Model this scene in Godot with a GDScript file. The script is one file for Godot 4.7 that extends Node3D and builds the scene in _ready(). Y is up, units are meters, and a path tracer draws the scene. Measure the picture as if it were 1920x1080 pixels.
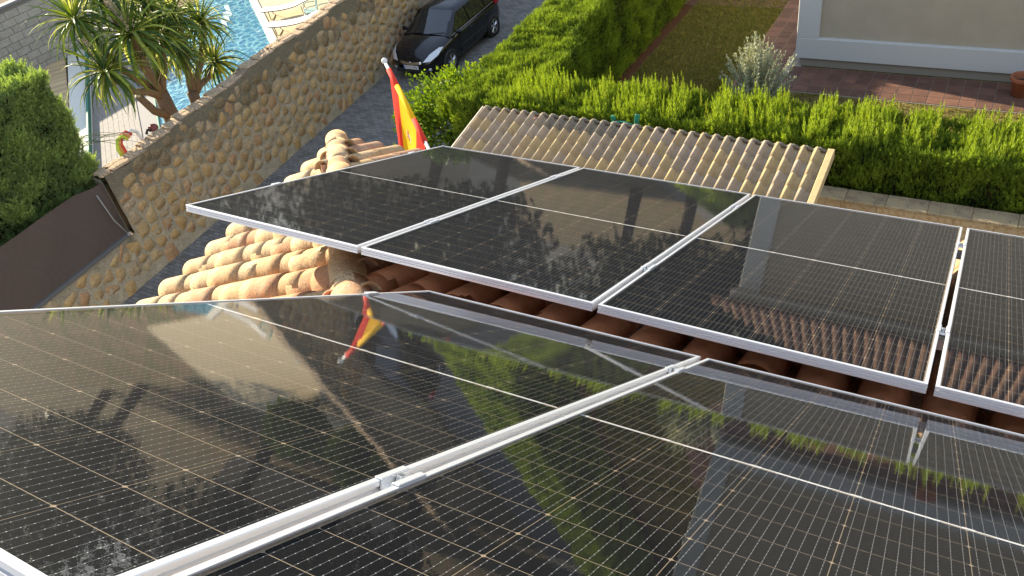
extends Node3D
# Rooftop solar panels above a driveway. x runs along the panel rows, y is up, -z leads away from the house.

var rng := RandomNumberGenerator.new()
var mats := {}
var meshes := {}

# ---------------------------------------------------------------- helpers
func rf(a: float, b: float) -> float:
	return rng.randf_range(a, b)

func mat(r: float, g: float, b: float, rough := 0.8, spec := 0.5, metal := 0.0) -> StandardMaterial3D:
	var m := StandardMaterial3D.new()
	m.albedo_color = Color(r, g, b).linear_to_srgb()
	m.roughness = rough
	m.metallic_specular = spec
	m.metallic = metal
	return m

func tinted(rough := 0.8, spec := 0.4) -> StandardMaterial3D:
	var m := mat(1, 1, 1, rough, spec)
	m.vertex_color_use_as_albedo = true
	return m

func leafy(br := 0.8, rough := 0.55) -> StandardMaterial3D:
	var m := tinted(rough, 0.35)
	m.backlight_enabled = true
	m.backlight = Color(br, br, br * 0.55)
	return m

func noise_image(n: int, s: int, freq: float, oct := 4, kind := FastNoiseLite.TYPE_SIMPLEX_SMOOTH) -> PackedByteArray:
	var f := FastNoiseLite.new()
	f.seed = s
	f.noise_type = kind
	f.frequency = freq
	f.fractal_octaves = oct
	var im := f.get_seamless_image(n, n)
	im.convert(Image.FORMAT_L8)
	return im.get_data()

# a colour texture from three noise layers; how(a, b, c) gives a linear colour
func paint(n: int, s: int, freqs: Array, how: Callable) -> ImageTexture:
	var a := noise_image(n, s, freqs[0])
	var b := noise_image(n, s + 1, freqs[1])
	var c := noise_image(n, s + 2, freqs[2], 2)
	var d := PackedByteArray()
	d.resize(n * n * 3)
	for i in n * n:
		var col: Color = how.call(a[i] / 255.0, b[i] / 255.0, c[i] / 255.0)
		col = col.linear_to_srgb()
		d[i * 3] = clampi(int(col.r * 255), 0, 255)
		d[i * 3 + 1] = clampi(int(col.g * 255), 0, 255)
		d[i * 3 + 2] = clampi(int(col.b * 255), 0, 255)
	return ImageTexture.create_from_image(Image.create_from_data(n, n, false, Image.FORMAT_RGB8, d))

func grey_texture(n: int, s: int, freq: float, oct := 4) -> ImageTexture:
	return ImageTexture.create_from_image(Image.create_from_data(n, n, false, Image.FORMAT_L8, noise_image(n, s, freq, oct)))

func skin(m: StandardMaterial3D, t: Texture2D, size: float, bump: Texture2D = null, cm := 0.0) -> StandardMaterial3D:
	if t:
		m.albedo_texture = t
		m.albedo_color = Color.WHITE
	m.uv1_triplanar = true
	m.uv1_world_triplanar = true
	m.uv1_scale = Vector3.ONE / size
	if bump:
		m.heightmap_enabled = true
		m.heightmap_texture = bump
		m.heightmap_scale = cm
	return m

func begin(group := -1) -> SurfaceTool:
	var st := SurfaceTool.new()
	st.begin(Mesh.PRIMITIVE_TRIANGLES)
	st.set_smooth_group(group)
	return st

func tri(st: SurfaceTool, a: Vector3, b: Vector3, c: Vector3) -> void:   # counter-clockwise seen from outside
	st.add_vertex(a); st.add_vertex(c); st.add_vertex(b)

func quad(st: SurfaceTool, a: Vector3, b: Vector3, c: Vector3, d: Vector3) -> void:
	tri(st, a, b, c); tri(st, a, c, d)

func box(st: SurfaceTool, c: Vector3, s: Vector3, bs := Basis()) -> void:
	cbox(st, c, s, 0.0, bs)

# a box with chamfered edges
func cbox(st: SurfaceTool, c: Vector3, s: Vector3, ch: float, bs := Basis()) -> void:
	var h := s / 2
	var P := func(v: Vector3) -> Vector3: return c + bs * v
	if ch <= 0.0:
		for ax in 3:
			for sg in [-1.0, 1.0]:
				var n := Vector3.ZERO; n[ax] = sg * h[ax]
				var u := Vector3.ZERO; u[(ax + 1) % 3] = h[(ax + 1) % 3]
				var v := Vector3.ZERO; v[(ax + 2) % 3] = h[(ax + 2) % 3] * sg
				quad(st, P.call(n - u - v), P.call(n + u - v), P.call(n + u + v), P.call(n - u + v))
		return
	for ax in 3:
		var a1 := (ax + 1) % 3
		var a2 := (ax + 2) % 3
		for sg in [-1.0, 1.0]:
			var n := Vector3.ZERO; n[ax] = sg * h[ax]
			var u := Vector3.ZERO; u[a1] = h[a1] - ch
			var v := Vector3.ZERO; v[a2] = (h[a2] - ch) * sg
			quad(st, P.call(n - u - v), P.call(n + u - v), P.call(n + u + v), P.call(n - u + v))
		for s1 in [-1.0, 1.0]:
			for s2 in [-1.0, 1.0]:
				var e := Vector3.ZERO; e[ax] = h[ax] - ch
				var p := Vector3.ZERO; p[a1] = s1 * h[a1]; p[a2] = s2 * (h[a2] - ch)
				var q := Vector3.ZERO; q[a1] = s1 * (h[a1] - ch); q[a2] = s2 * h[a2]
				if s1 * s2 > 0:
					quad(st, P.call(p - e), P.call(q - e), P.call(q + e), P.call(p + e))
				else:
					quad(st, P.call(p - e), P.call(p + e), P.call(q + e), P.call(q - e))
	for sx in [-1.0, 1.0]:
		for sy in [-1.0, 1.0]:
			for sz in [-1.0, 1.0]:
				var k := Vector3(sx * h.x, sy * h.y, sz * h.z)
				var a: Vector3 = P.call(k - Vector3(0, sy * ch, sz * ch))
				var b: Vector3 = P.call(k - Vector3(sx * ch, 0, sz * ch))
				var d: Vector3 = P.call(k - Vector3(sx * ch, sy * ch, 0))
				if sx * sy * sz > 0: tri(st, a, b, d)
				else: tri(st, a, d, b)

func tube(st: SurfaceTool, pts: Array, r0: float, r1: float, sides := 8, caps := true) -> void:
	var n := pts.size()
	var rings := []
	var side := Vector3.ZERO
	for i in n:
		var t: Vector3 = ((pts[min(i + 1, n - 1)] as Vector3) - (pts[max(i - 1, 0)] as Vector3)).normalized()
		if side == Vector3.ZERO:
			side = t.cross(Vector3.UP if absf(t.y) < 0.9 else Vector3.RIGHT).normalized()
		side = (side - t * side.dot(t)).normalized()
		var up := side.cross(t)
		var r := lerpf(r0, r1, i / float(n - 1))
		var ring := []
		for k in sides:
			var an := TAU * k / sides
			ring.append((pts[i] as Vector3) + (side * cos(an) + up * sin(an)) * r)
		rings.append(ring)
	for i in n - 1:
		for k in sides:
			var k2 := (k + 1) % sides
			quad(st, rings[i][k], rings[i + 1][k], rings[i + 1][k2], rings[i][k2])
	if caps:
		for k in range(1, sides - 1):
			tri(st, rings[0][0], rings[0][k], rings[0][k + 1])
			tri(st, rings[n - 1][0], rings[n - 1][k + 1], rings[n - 1][k])

func lathe(st: SurfaceTool, prof: Array, sides: int, xf := Transform3D()) -> void:   # profile of (radius, height), bottom to top on the outside
	for i in prof.size() - 1:
		for k in sides:
			var a := TAU * k / sides
			var b := TAU * (k + 1) / sides
			var p: Vector2 = prof[i]
			var q: Vector2 = prof[i + 1]
			quad(st, xf * Vector3(p.x * cos(b), p.y, p.x * sin(b)), xf * Vector3(p.x * cos(a), p.y, p.x * sin(a)), xf * Vector3(q.x * cos(a), q.y, q.x * sin(a)), xf * Vector3(q.x * cos(b), q.y, q.x * sin(b)))

# a flat polygon in x,z at height y with a thickness below it
func slab(st: SurfaceTool, pts: Array, y: float, th: float) -> void:
	var poly := PackedVector2Array(pts)
	if Geometry2D.is_polygon_clockwise(poly):
		poly.reverse()
	var idx := Geometry2D.triangulate_polygon(poly)
	for i in range(0, idx.size(), 3):
		var a := poly[idx[i]]; var b := poly[idx[i + 1]]; var c := poly[idx[i + 2]]
		if (b - a).cross(c - a) < 0:
			var w := b; b = c; c = w
		tri(st, Vector3(a.x, y, a.y), Vector3(c.x, y, c.y), Vector3(b.x, y, b.y))
	if th > 0:
		for i in poly.size():
			var a := poly[i]; var b := poly[(i + 1) % poly.size()]
			quad(st, Vector3(a.x, y, a.y), Vector3(b.x, y, b.y), Vector3(b.x, y - th, b.y), Vector3(a.x, y - th, a.y))

func done(st: SurfaceTool, uvs := false) -> ArrayMesh:
	st.generate_normals()
	return st.commit()

func piece(called: String, mesh: Mesh, m: Material, parent: Node, xf := Transform3D()) -> MeshInstance3D:
	var o := MeshInstance3D.new()
	o.name = called
	o.mesh = mesh
	o.material_override = m
	o.transform = xf
	parent.add_child(o, true)
	return o

func obj(called: String, st: SurfaceTool, m: Material, parent: Node) -> MeshInstance3D:
	return piece(called, done(st), m, parent)

func tag(o: Node, label: String, category: String, group := "", kind := "") -> void:
	o.set_meta("label", label)
	o.set_meta("category", category)
	if group: o.set_meta("group", group)
	if kind: o.set_meta("kind", kind)

func thing(called: String, label: String, category: String, at := Vector3.ZERO, turn := 0.0, group := "") -> Node3D:
	var o := Node3D.new()
	o.name = numbered(called)
	add_child(o)
	o.position = at
	o.rotation.y = turn
	tag(o, label, category, group)
	return o

var taken := {}
func numbered(called: String) -> String:
	taken[called] = taken.get(called, -1) + 1
	return called if taken[called] == 0 else "%s_%03d" % [called, taken[called]]

func setting(called: String, st: SurfaceTool, m: Material, label: String, category: String) -> MeshInstance3D:
	var o := obj(called, st, m, self)
	tag(o, label, category, "", "structure")
	return o

func scatter(called: String, mesh: Mesh, m: Material, xfs: Array, cols: Array, parent: Node) -> MultiMeshInstance3D:
	var mm := MultiMesh.new()
	mm.transform_format = MultiMesh.TRANSFORM_3D
	mm.use_colors = cols.size() > 0
	mm.mesh = mesh
	mm.instance_count = xfs.size()
	for i in xfs.size():
		mm.set_instance_transform(i, xfs[i])
		if cols.size() > 0:
			mm.set_instance_color(i, cols[i])
	var o := MultiMeshInstance3D.new()
	o.name = called
	o.multimesh = mm
	o.material_override = m
	o.set_meta("kind", "stuff")
	parent.add_child(o, true)
	return o

func aim(y: Vector3, roll := 0.0, s := Vector3.ONE) -> Basis:   # a basis whose y axis points along y
	var up := y.normalized()
	var x := up.cross(Vector3(0.31, 0.17, 0.94) if absf(up.z) < 0.8 else Vector3.RIGHT).normalized()
	var b := Basis(x, up, x.cross(up))
	return Basis(up, roll) * b * Basis.from_scale(s)

const F_AT := Vector3(-3.42245, 7.59946, -2.02934)
const N_AT := Vector3(-1.76591, 8.97474, -0.07109)
var F_BASIS := Basis(Vector3(1, 0, 0), Vector3(0, 0.92718, -0.37461), Vector3(0, 0.37461, 0.92718))
var N_BASIS := Basis(Vector3(0.99982, 0.00094, -0.01898), Vector3(-0.01225, 0.79548, -0.60585), Vector3(0.01452, 0.60598, 0.79535)).orthonormalized()

func _ready() -> void:
	rng.seed = 20240
	var cam := Camera3D.new()
	cam.transform = Transform3D(Basis(Vector3(0.86165, -0.14851, -0.48528), Vector3(-0.21079, 0.76511, -0.60842), Vector3(0.46165, 0.62654, 0.62795)).orthonormalized(), Vector3(0, 9.6, 0))
	cam.fov = 39.41
	cam.near = 0.05
	cam.far = 400
	add_child(cam)
	var we := WorldEnvironment.new()
	var env := Environment.new()
	env.background_mode = Environment.BG_SKY
	var sm := ProceduralSkyMaterial.new()
	sm.sky_top_color = Color(0.50, 0.56, 0.65)
	sm.sky_horizon_color = Color(0.79, 0.80, 0.78)
	sm.ground_bottom_color = Color(0.35, 0.32, 0.28)
	sm.ground_horizon_color = Color(0.6, 0.6, 0.58)
	sm.sky_energy_multiplier = 1.0
	var sky := Sky.new()
	sky.sky_material = sm
	env.sky = sky
	env.tonemap_mode = Environment.TONE_MAPPER_LINEAR
	env.tonemap_exposure = 3.0
	env.sdfgi_enabled = true
	env.ssao_enabled = true
	env.ssil_enabled = true
	we.environment = env
	add_child(we)
	var sun := DirectionalLight3D.new()
	sun.light_energy = 1.6
	sun.light_color = Color(1.0, 0.95, 0.84)
	sun.light_angular_distance = 0.5
	sun.shadow_enabled = true
	var to_sun := Vector3(-0.92, 0.35, -0.203)
	sun.transform = Transform3D(Basis.looking_at(-to_sun, Vector3.UP), Vector3.ZERO)
	add_child(sun)
	make_materials()
	make_ground()
	make_stone_wall()
	make_pool_side()
	make_neighbour_house()
	make_far_things()
	make_boundary_wall()
	make_canopy()
	make_own_house()
	make_panels()
	make_hedges()
	make_plants()
	make_car()
	make_small_things()

func make_materials() -> void:
	mats.alu = mat(0.72, 0.73, 0.75, 0.38, 0.5, 0.55)
	mats.steel = mat(0.6, 0.6, 0.6, 0.3, 0.5, 0.9)
	mats.dark = mat(0.012, 0.012, 0.013, 0.7)
	mats.grit = grey_texture(256, 5, 0.09)
	mats.white = skin(mat(0.7, 0.7, 0.68, 0.9, 0.2), null, 1.0, mats.grit, 0.15)
	# terracotta barrel tiles: clay, pale lichen, dark spots
	var clay: Array = [[0.46, 0.23, 0.115], [0.50, 0.31, 0.145], [0.42, 0.20, 0.115], [0.52, 0.35, 0.18]]
	mats.clay = []
	for i in 4:
		var c: Array = clay[i]
		var t := paint(256, 40 + i * 7, [0.012, 0.045, 0.2], func(a, b, d):
			var col: Color = Color(c[0], c[1], c[2]) * (0.75 + 0.5 * b)
			var lich := smoothstep(0.46, 0.66, a * 0.7 + b * 0.3)
			col = col.lerp(Color(0.62, 0.50, 0.33), lich * 0.4)
			return col.lerp(Color(0.17, 0.13, 0.09), smoothstep(0.49, 0.62, d * 0.55 + b * 0.45) * 0.75))
		mats.clay.append(skin(mat(1, 1, 1, 0.85, 0.3), t, 0.62 + i * 0.11, mats.grit, 0.25))
	mats.red_clay = skin(mat(1, 1, 1, 0.8, 0.35), paint(256, 330, [0.015, 0.05, 0.2], func(a, b, d): return Color(0.60, 0.27, 0.13) * (0.75 + 0.4 * b + 0.15 * d)), 0.7, mats.grit, 0.2)
	mats.cream_tile = []
	var cream: Array = [[0.37, 0.27, 0.15], [0.41, 0.30, 0.15], [0.32, 0.245, 0.165], [0.34, 0.265, 0.19]]
	for i in 4:
		var c: Array = cream[i]
		var t := paint(256, 90 + i * 5, [0.01, 0.03, 0.12], func(a, b, d):
			var col: Color = Color(c[0], c[1], c[2]) * (0.8 + 0.4 * b)
			return col.lerp(Color(0.22, 0.18, 0.14), smoothstep(0.6, 0.78, a * 0.5 + d * 0.5) * 0.7))
		mats.cream_tile.append(skin(mat(1, 1, 1, 0.85, 0.3), t, 0.9 + i * 0.13, mats.grit, 0.2))
	mats.mossy_tile = skin(mat(1, 1, 1, 0.95, 0.2), paint(256, 300, [0.02, 0.05, 0.12], func(a, b, d): return Color(0.16, 0.14, 0.11).lerp(Color(0.30, 0.24, 0.17), smoothstep(0.4, 0.7, b))), 0.8)

func make_ground() -> void:
	var st := begin()
	slab(st, [Vector2(-130, -130), Vector2(90, -130), Vector2(90, 40), Vector2(-130, 40)], -0.02, 0.3)
	var earth := paint(256, 11, [0.008, 0.03, 0.12], func(a, b, d): return Color(0.20, 0.14, 0.085).lerp(Color(0.12, 0.11, 0.05), smoothstep(0.4, 0.65, a)) * (0.7 + 0.6 * d))
	setting("ground", st, skin(mat(1, 1, 1, 0.95, 0.2), earth, 4.0), "brown earth ground running out beyond the gardens", "ground")
	# driveway of grey concrete pavers in running bond: twelve rows of six to 1.2 m
	var n := 480
	var im := Image.create(n, n, false, Image.FORMAT_RGB8)
	var grain := noise_image(n, 21, 0.06)
	var r2 := RandomNumberGenerator.new(); r2.seed = 4
	var tones := []
	for i in 72: tones.append(r2.randf_range(0.75, 1.2))
	for y in n:
		var row := int(y / 40.0)
		for x in n:
			var xo := (x + (40 if row % 2 else 0)) % n
			var g: float = 0.175 * tones[row * 6 + int(xo / 80.0)] * (0.75 + 0.5 * grain[y * n + x] / 255.0)
			var e: int = min(min(y % 40, 39 - y % 40), min(xo % 80, 79 - xo % 80))
			if e < 3: g *= 0.35 + 0.2 * e
			im.set_pixel(x, y, Color(g * 1.06, g, g * 0.92).linear_to_srgb())
	var pt := ImageTexture.create_from_image(im)
	st = begin()
	slab(st, [Vector2(-16.6, -60), Vector2(-9.6, -60), Vector2(-9.6, 8), Vector2(-15.4, 8)], 0.0, 0.015)
	setting("driveway", st, skin(mat(1, 1, 1, 0.9, 0.25), pt, 1.2, pt, 0.8), "grey paved driveway running up beside the stone wall", "driveway")
	# garden of the neighbour
	var soil := paint(256, 31, [0.02, 0.06, 0.15], func(a, b, d): return Color(0.13, 0.06, 0.032).lerp(Color(0.08, 0.04, 0.024), b) * (0.6 + 0.8 * d))
	st = begin()
	slab(st, [Vector2(-10.0, -40), Vector2(-8.15, -40), Vector2(-8.15, -12), Vector2(-10.0, -12)], 0.004, 0.012)
	setting("soil_strip", st, skin(mat(1, 1, 1, 0.95, 0.2), soil, 1.3, mats.grit, 1.5), "red brown soil strip at the foot of the driveway hedge", "soil")
	var turf := paint(256, 35, [0.012, 0.05, 0.16], func(a, b, d): return Color(0.085, 0.075, 0.02).lerp(Color(0.17, 0.125, 0.045), smoothstep(0.35, 0.7, a * 0.6 + b * 0.4)) * (0.6 + 0.8 * d))
	st = begin()
	slab(st, [Vector2(-8.35, -40), Vector2(9, -40), Vector2(9, -12), Vector2(-8.35, -12)], 0.008, 0.02)
	setting("lawn", st, skin(mat(1, 1, 1, 0.95, 0.2), turf, 2.3, mats.grit, 2.0), "dry olive green lawn behind the front hedge", "lawn")
	var blade := begin()
	for k in 5:
		var a := k * 1.3
		var d := Vector3(cos(a), 0, sin(a))
		var s := Vector3(-d.z, 0, d.x) * 0.006
		var b := d * 0.012
		tri(blade, b - s, b + s, d * 0.035 + Vector3(0, 0.05 + 0.012 * k, 0))
	var bm := done(blade)
	var xs := []; var cs := []
	for i in 26000:
		var p := Vector3(rf(-8.3, -5.7), 0.008, rf(-26, -13.5))
		if i > 21000: p = Vector3(rf(-5.7, 3.0), 0.008, rf(-18.4, -13.5))
		xs.append(Transform3D(Basis(Vector3.UP, rf(0, TAU)) * Basis.from_scale(Vector3.ONE * rf(0.6, 1.3)), p))
		var k := rf(0, 1)
		cs.append(Color(0.17, 0.18, 0.035).lerp(Color(0.42, 0.33, 0.09), k * k) * rf(0.7, 1.15))
	var g := scatter("grass", bm, leafy(0.6), xs, cs, self)
	tag(g, "short dry grass covering the neighbour's lawn", "grass", "", "stuff")
	# terracotta floor tiles round the neighbour's house, each one laid
	st = begin()
	slab(st, [Vector2(-5.66, -24.4), Vector2(-4.3, -24.4), Vector2(-4.3, -19.8), Vector2(8, -19.8), Vector2(8, -18.44), Vector2(-5.66, -18.44)], 0.022, 0.03)
	slab(st, [Vector2(-9.0, -24.4), Vector2(-5.66, -24.4), Vector2(-5.66, -23.4), Vector2(-9.0, -23.4)], 0.022, 0.03)
	var bed := setting("terrace", st, mat(0.36, 0.30, 0.25, 0.9, 0.2), "terrace of square terracotta tiles round the neighbour's house", "terrace")
	var tm := begin()
	cbox(tm, Vector3(0, 0.006, 0), Vector3(0.318, 0.012, 0.318), 0.004)
	var tmesh := done(tm)
	var red := []
	for i in 4:
		var c: Color = Color(0.125, 0.065, 0.046).lerp(Color(0.18, 0.09, 0.06), i / 3.0)
		red.append(skin(mat(1, 1, 1, 0.6, 0.4), paint(128, 60 + i * 3, [0.02, 0.06, 0.2], func(a, b, d): return c * (0.7 + 0.4 * a + 0.2 * d)), 1.1 + 0.2 * i))
	var cells := []
	for i in 23:
		for j in 4: cells.append(Vector2(-4.35 + 0.33 * i, -18.62 - 0.33 * j))
	for i in 3:
		for j in 18: cells.append(Vector2(-5.49 + 0.33 * i, -18.62 - 0.33 * j))
	for i in 9:
		for j in 3: cells.append(Vector2(-5.82 - 0.33 * i, -23.57 - 0.33 * j + 0.0))
	for c in cells:
		if c.x > -4.7 and c.x < -4.4 and c.y < -19.8: continue
		piece("tile", tmesh, red[rng.randi() % 4], bed, Transform3D(Basis(Vector3.UP, rf(-0.006, 0.006) + PI / 2 * (rng.randi() % 4)), Vector3(c.x, 0.0225 + rf(0, 0.002), c.y)))

func wall_x(z: float) -> float:
	return -14.72 + 0.085 * (z + 6.0)

func clip_poly(poly: Array, n: Vector2, d: float) -> Array:
	var out := []
	for i in poly.size():
		var a: Vector2 = poly[i]; var b: Vector2 = poly[(i + 1) % poly.size()]
		var da := a.dot(n) - d; var db := b.dot(n) - d
		if da <= 0: out.append(a)
		if da * db < 0: out.append(a.lerp(b, da / (da - db)))
	return out

func top_of_wall(s: float) -> float:   # s is minus z
	if s < 7.35: return 1.1
	return 2.45 + 0.12 * smoothstep(9.0, 13.0, s) + 0.03 * sin(s * 2.1) + 0.02 * sin(s * 5.3)

func make_stone_wall() -> void:
	var w := thing("stone_wall", "tall rubble stone wall with ochre stones along the driveway", "wall")
	var fz := func(s: float, y: float, out: float) -> Vector3: return Vector3(wall_x(-s) + out * 0.996, y, -s + out * 0.085)
	# mortar body, its face in a fine grid so that it is uneven; dark lichen runs down from the top
	var nz := FastNoiseLite.new(); nz.seed = 8; nz.frequency = 0.8; nz.fractal_octaves = 4
	var st := begin(0)
	var ds := 0.14
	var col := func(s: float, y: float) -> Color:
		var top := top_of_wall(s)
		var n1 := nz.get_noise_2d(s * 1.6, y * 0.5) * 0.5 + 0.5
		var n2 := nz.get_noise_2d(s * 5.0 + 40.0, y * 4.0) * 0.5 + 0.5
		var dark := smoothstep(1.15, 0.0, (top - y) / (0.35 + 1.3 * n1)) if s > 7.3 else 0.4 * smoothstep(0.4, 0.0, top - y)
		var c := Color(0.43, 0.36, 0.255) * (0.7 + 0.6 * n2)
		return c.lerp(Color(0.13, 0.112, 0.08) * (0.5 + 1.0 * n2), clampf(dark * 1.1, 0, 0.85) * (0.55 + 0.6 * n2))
	var s0 := 2.0
	while s0 < 34.0:
		var s1 := s0 + ds
		for part in 1:
			var ta := top_of_wall(s0 + 0.001) if s0 >= 7.35 else 1.1
			var tb := top_of_wall(s1) if s0 >= 7.35 else 1.1
			var m := 18 if s0 >= 7.35 else 8
			for j in m:
				var ya := ta * j / m; var yb := ta * (j + 1) / m
				var yc := tb * j / m; var yd := tb * (j + 1) / m
				var q := [[s0, ya], [s0, yb], [s1, yd], [s1, yc]]
				var pv := []
				for e in q:
					pv.append(fz.call(e[0], e[1], nz.get_noise_2d(e[0] * 3.0, e[1] * 3.0) * 0.03))
				for tr in [[0, 2, 1], [0, 3, 2]]:
					for k in [tr[0], tr[2], tr[1]]:
						st.set_color(col.call(q[k][0], q[k][1]))
						st.add_vertex(pv[k])
			# top and back
			for e in [[ta, -0.02], [ta, -0.34]]: pass
			st.set_color(Color(0.33, 0.25, 0.17))
			quad(st, fz.call(s0, ta, 0.0), fz.call(s1, tb, 0.0), fz.call(s1, tb, -0.36), fz.call(s0, ta, -0.36))
			quad(st, fz.call(s0, ta, -0.36), fz.call(s1, tb, -0.36), fz.call(s1, 0, -0.36), fz.call(s0, 0, -0.36))
		s0 = s1
	st.set_color(Color(0.27, 0.24, 0.19))
	quad(st, fz.call(7.36, 0, 0), fz.call(7.36, 2.46, 0), fz.call(7.36, 2.46, -0.36), fz.call(7.36, 0, -0.36))
	var mort := tinted(0.95, 0.2)
	skin(mort, paint(256, 71, [0.02, 0.06, 0.18], func(a, b, d): return Color.WHITE * (0.55 + 0.5 * b + 0.3 * d - 0.2 * a)), 0.9, mats.grit, 1.2)
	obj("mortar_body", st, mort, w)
	# stones: cells of a jittered grid, shrunk and rounded into low domes
	var kinds := []
	var tints := [Color(0.41, 0.26, 0.11), Color(0.37, 0.25, 0.12), Color(0.42, 0.29, 0.14), Color(0.34, 0.225, 0.11), Color(0.36, 0.21, 0.11), Color(0.33, 0.245, 0.15), Color(0.40, 0.265, 0.13)]
	for i in tints.size():
		var c: Color = tints[i]
		kinds.append(skin(mat(1, 1, 1, 0.9, 0.25), paint(128, 500 + i * 4, [0.02, 0.07, 0.18], func(a, b, d): return c.lerp(Color(0.46, 0.33, 0.18), smoothstep(0.5, 0.75, a) * 0.6) * (0.55 + 0.6 * b + 0.3 * d)), 0.5 + 0.06 * i, mats.grit, 0.7))
	var sooty := skin(mat(1, 1, 1, 0.95, 0.2), paint(128, 560, [0.03, 0.08, 0.2], func(a, b, d): return Color(0.15, 0.125, 0.085).lerp(Color(0.36, 0.24, 0.12), smoothstep(0.45, 0.7, b)) * (0.6 + 0.7 * d)), 0.5, mats.grit, 0.9)
	var pts := []
	var dx := 0.325
	var si := 3.4; var k2 := 0
	while si < 20.6:
		var hgt := 1.1 if si < 7.3 else 2.45
		var yy := 0.1 + (0.15 if k2 % 2 else 0.0)
		while yy < hgt + 0.5:
			pts.append(Vector2(si + rf(-0.13, 0.13), yy + rf(-0.12, 0.12)))
			yy += 0.30
		si += dx * 0.93; k2 += 1
	var count := 0
	var spare := begin(0)
	var many := false
	for i in pts.size():
		var p: Vector2 = pts[i]
		var poly := [p + Vector2(-0.45, -0.45), p + Vector2(0.45, -0.45), p + Vector2(0.45, 0.45), p + Vector2(-0.45, 0.45)]
		for j in pts.size():
			var q: Vector2 = pts[j]
			if i == j or p.distance_squared_to(q) > 0.8: continue
			var n := (q - p).normalized()
			poly = clip_poly(poly, n, ((p + q) / 2).dot(n))
		if poly.size() < 3 or p.x > 19.8 or p.y > (1.1 if p.x < 7.3 else 2.45): continue
		var cen := Vector2.ZERO
		for v in poly: cen += v
		cen /= poly.size()
		var big := rf(0.80, 1.0)
		var ring := []
		for rep in (1 if rng.randf() < 0.5 else 2):
			var nx := []
			for e in poly.size():
				var a: Vector2 = poly[e]; var b: Vector2 = poly[(e + 1) % poly.size()]
				nx.append(a.lerp(b, 0.2)); nx.append(a.lerp(b, 0.8))
			poly = nx
		for v in poly: ring.append(cen + (v - cen) * big * rf(0.97, 1.03))
		var lim := 1.08 if p.x < 7.3 else 2.5
		if cen.y < 0.1 or cen.y > lim - (0.03 if p.x < 7.3 else 0.13) or (cen.x < 7.56 and cen.y > 0.95 and (p.x >= 7.3 or cen.x > 7.15)): continue
		var sm := begin(0)
		var out := rf(0.006, 0.022)
		var at: Vector3 = fz.call(cen.x, cen.y, 0.0)
		var m := ring.size()
		for e in m:
			var a: Vector2 = ring[e]; var b: Vector2 = ring[(e + 1) % m]
			var a2 := cen + (a - cen) * 0.84; var b2 := cen + (b - cen) * 0.84
			var A: Vector3 = fz.call(a.x, a.y, -0.03) - at; var B: Vector3 = fz.call(b.x, b.y, -0.03) - at
			var A2: Vector3 = fz.call(a2.x, a2.y, out + 0.01 * sin(e * 1.7)) - at; var B2: Vector3 = fz.call(b2.x, b2.y, out + 0.01 * sin(((e + 1) % m) * 1.7)) - at
			var mid: Vector3 = fz.call(cen.x, cen.y, out * 1.05) - at
			quad(sm, B, A, A2, B2)
			tri(sm, A2, mid, B2)
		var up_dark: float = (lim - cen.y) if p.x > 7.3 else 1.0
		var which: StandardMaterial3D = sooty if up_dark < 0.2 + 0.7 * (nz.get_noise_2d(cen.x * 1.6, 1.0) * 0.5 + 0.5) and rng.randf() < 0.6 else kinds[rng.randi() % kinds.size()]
		if count < 290:
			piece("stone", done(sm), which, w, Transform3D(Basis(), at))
			count += 1
		else:
			var c: Color = tints[rng.randi() % tints.size()] * rf(0.85, 1.15)
			if which == sooty: c = Color(0.24, 0.19, 0.12)
			var part := done(sm)
			var arr := part.surface_get_arrays(0)
			var cc := PackedColorArray(); cc.resize(arr[Mesh.ARRAY_VERTEX].size()); cc.fill(c)
			arr[Mesh.ARRAY_COLOR] = cc
			var am := ArrayMesh.new(); am.add_surface_from_arrays(Mesh.PRIMITIVE_TRIANGLES, arr)
			spare.append_from(am, 0, Transform3D(Basis(), at))
	var far_stones := tinted(0.9, 0.25)
	skin(far_stones, paint(128, 590, [0.02, 0.07, 0.18], func(a, b, d): return Color.WHITE * (0.6 + 0.5 * b + 0.25 * d)), 0.5, mats.grit, 0.7)
	piece("far_stones", spare.commit(), far_stones, w).set_meta("kind", "stuff")
	# rough coping of broken pale stones
	var cop := skin(mat(1, 1, 1, 0.95, 0.2), paint(128, 580, [0.03, 0.08, 0.2], func(a, b, d): return Color(0.52, 0.38, 0.25).lerp(Color(0.24, 0.18, 0.12), smoothstep(0.45, 0.7, b)) * (0.7 + 0.6 * d)), 0.6, mats.grit, 1.0)
	var s := 7.4
	while s < 20.5:
		var ln := rf(0.22, 0.5)
		for r in 2:
			var c3: Vector3 = fz.call(s + ln / 2, top_of_wall(s) + 0.008, -0.10 - 0.17 * r)
			var sb := begin()
			lump(sb, Vector3(0.18, rf(0.05, 0.075), ln * 0.98), rng.randi())
			piece("coping_stone", done(sb), cop, w, Transform3D(Basis(Vector3.UP, rf(-0.12, 0.02)), c3))
		s += ln
	# low slab coping under the screen fence
	var lc := begin()
	var b0: Vector3 = fz.call(5.0, 1.14, -0.16)
	cbox(lc, b0, Vector3(0.36, 0.08, 4.6), 0.01, Basis(Vector3.UP, 0.085))
	obj("coping_slab", lc, skin(mat(0.13, 0.125, 0.12, 0.9, 0.2), null, 0.6, mats.grit, 0.8), w)
	# brown screen fence on the low part
	var f := thing("screen_fence", "brown woven privacy screen on the low wall under the left hedge", "fence")
	var im := Image.create(128, 128, false, Image.FORMAT_RGB8)
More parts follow.
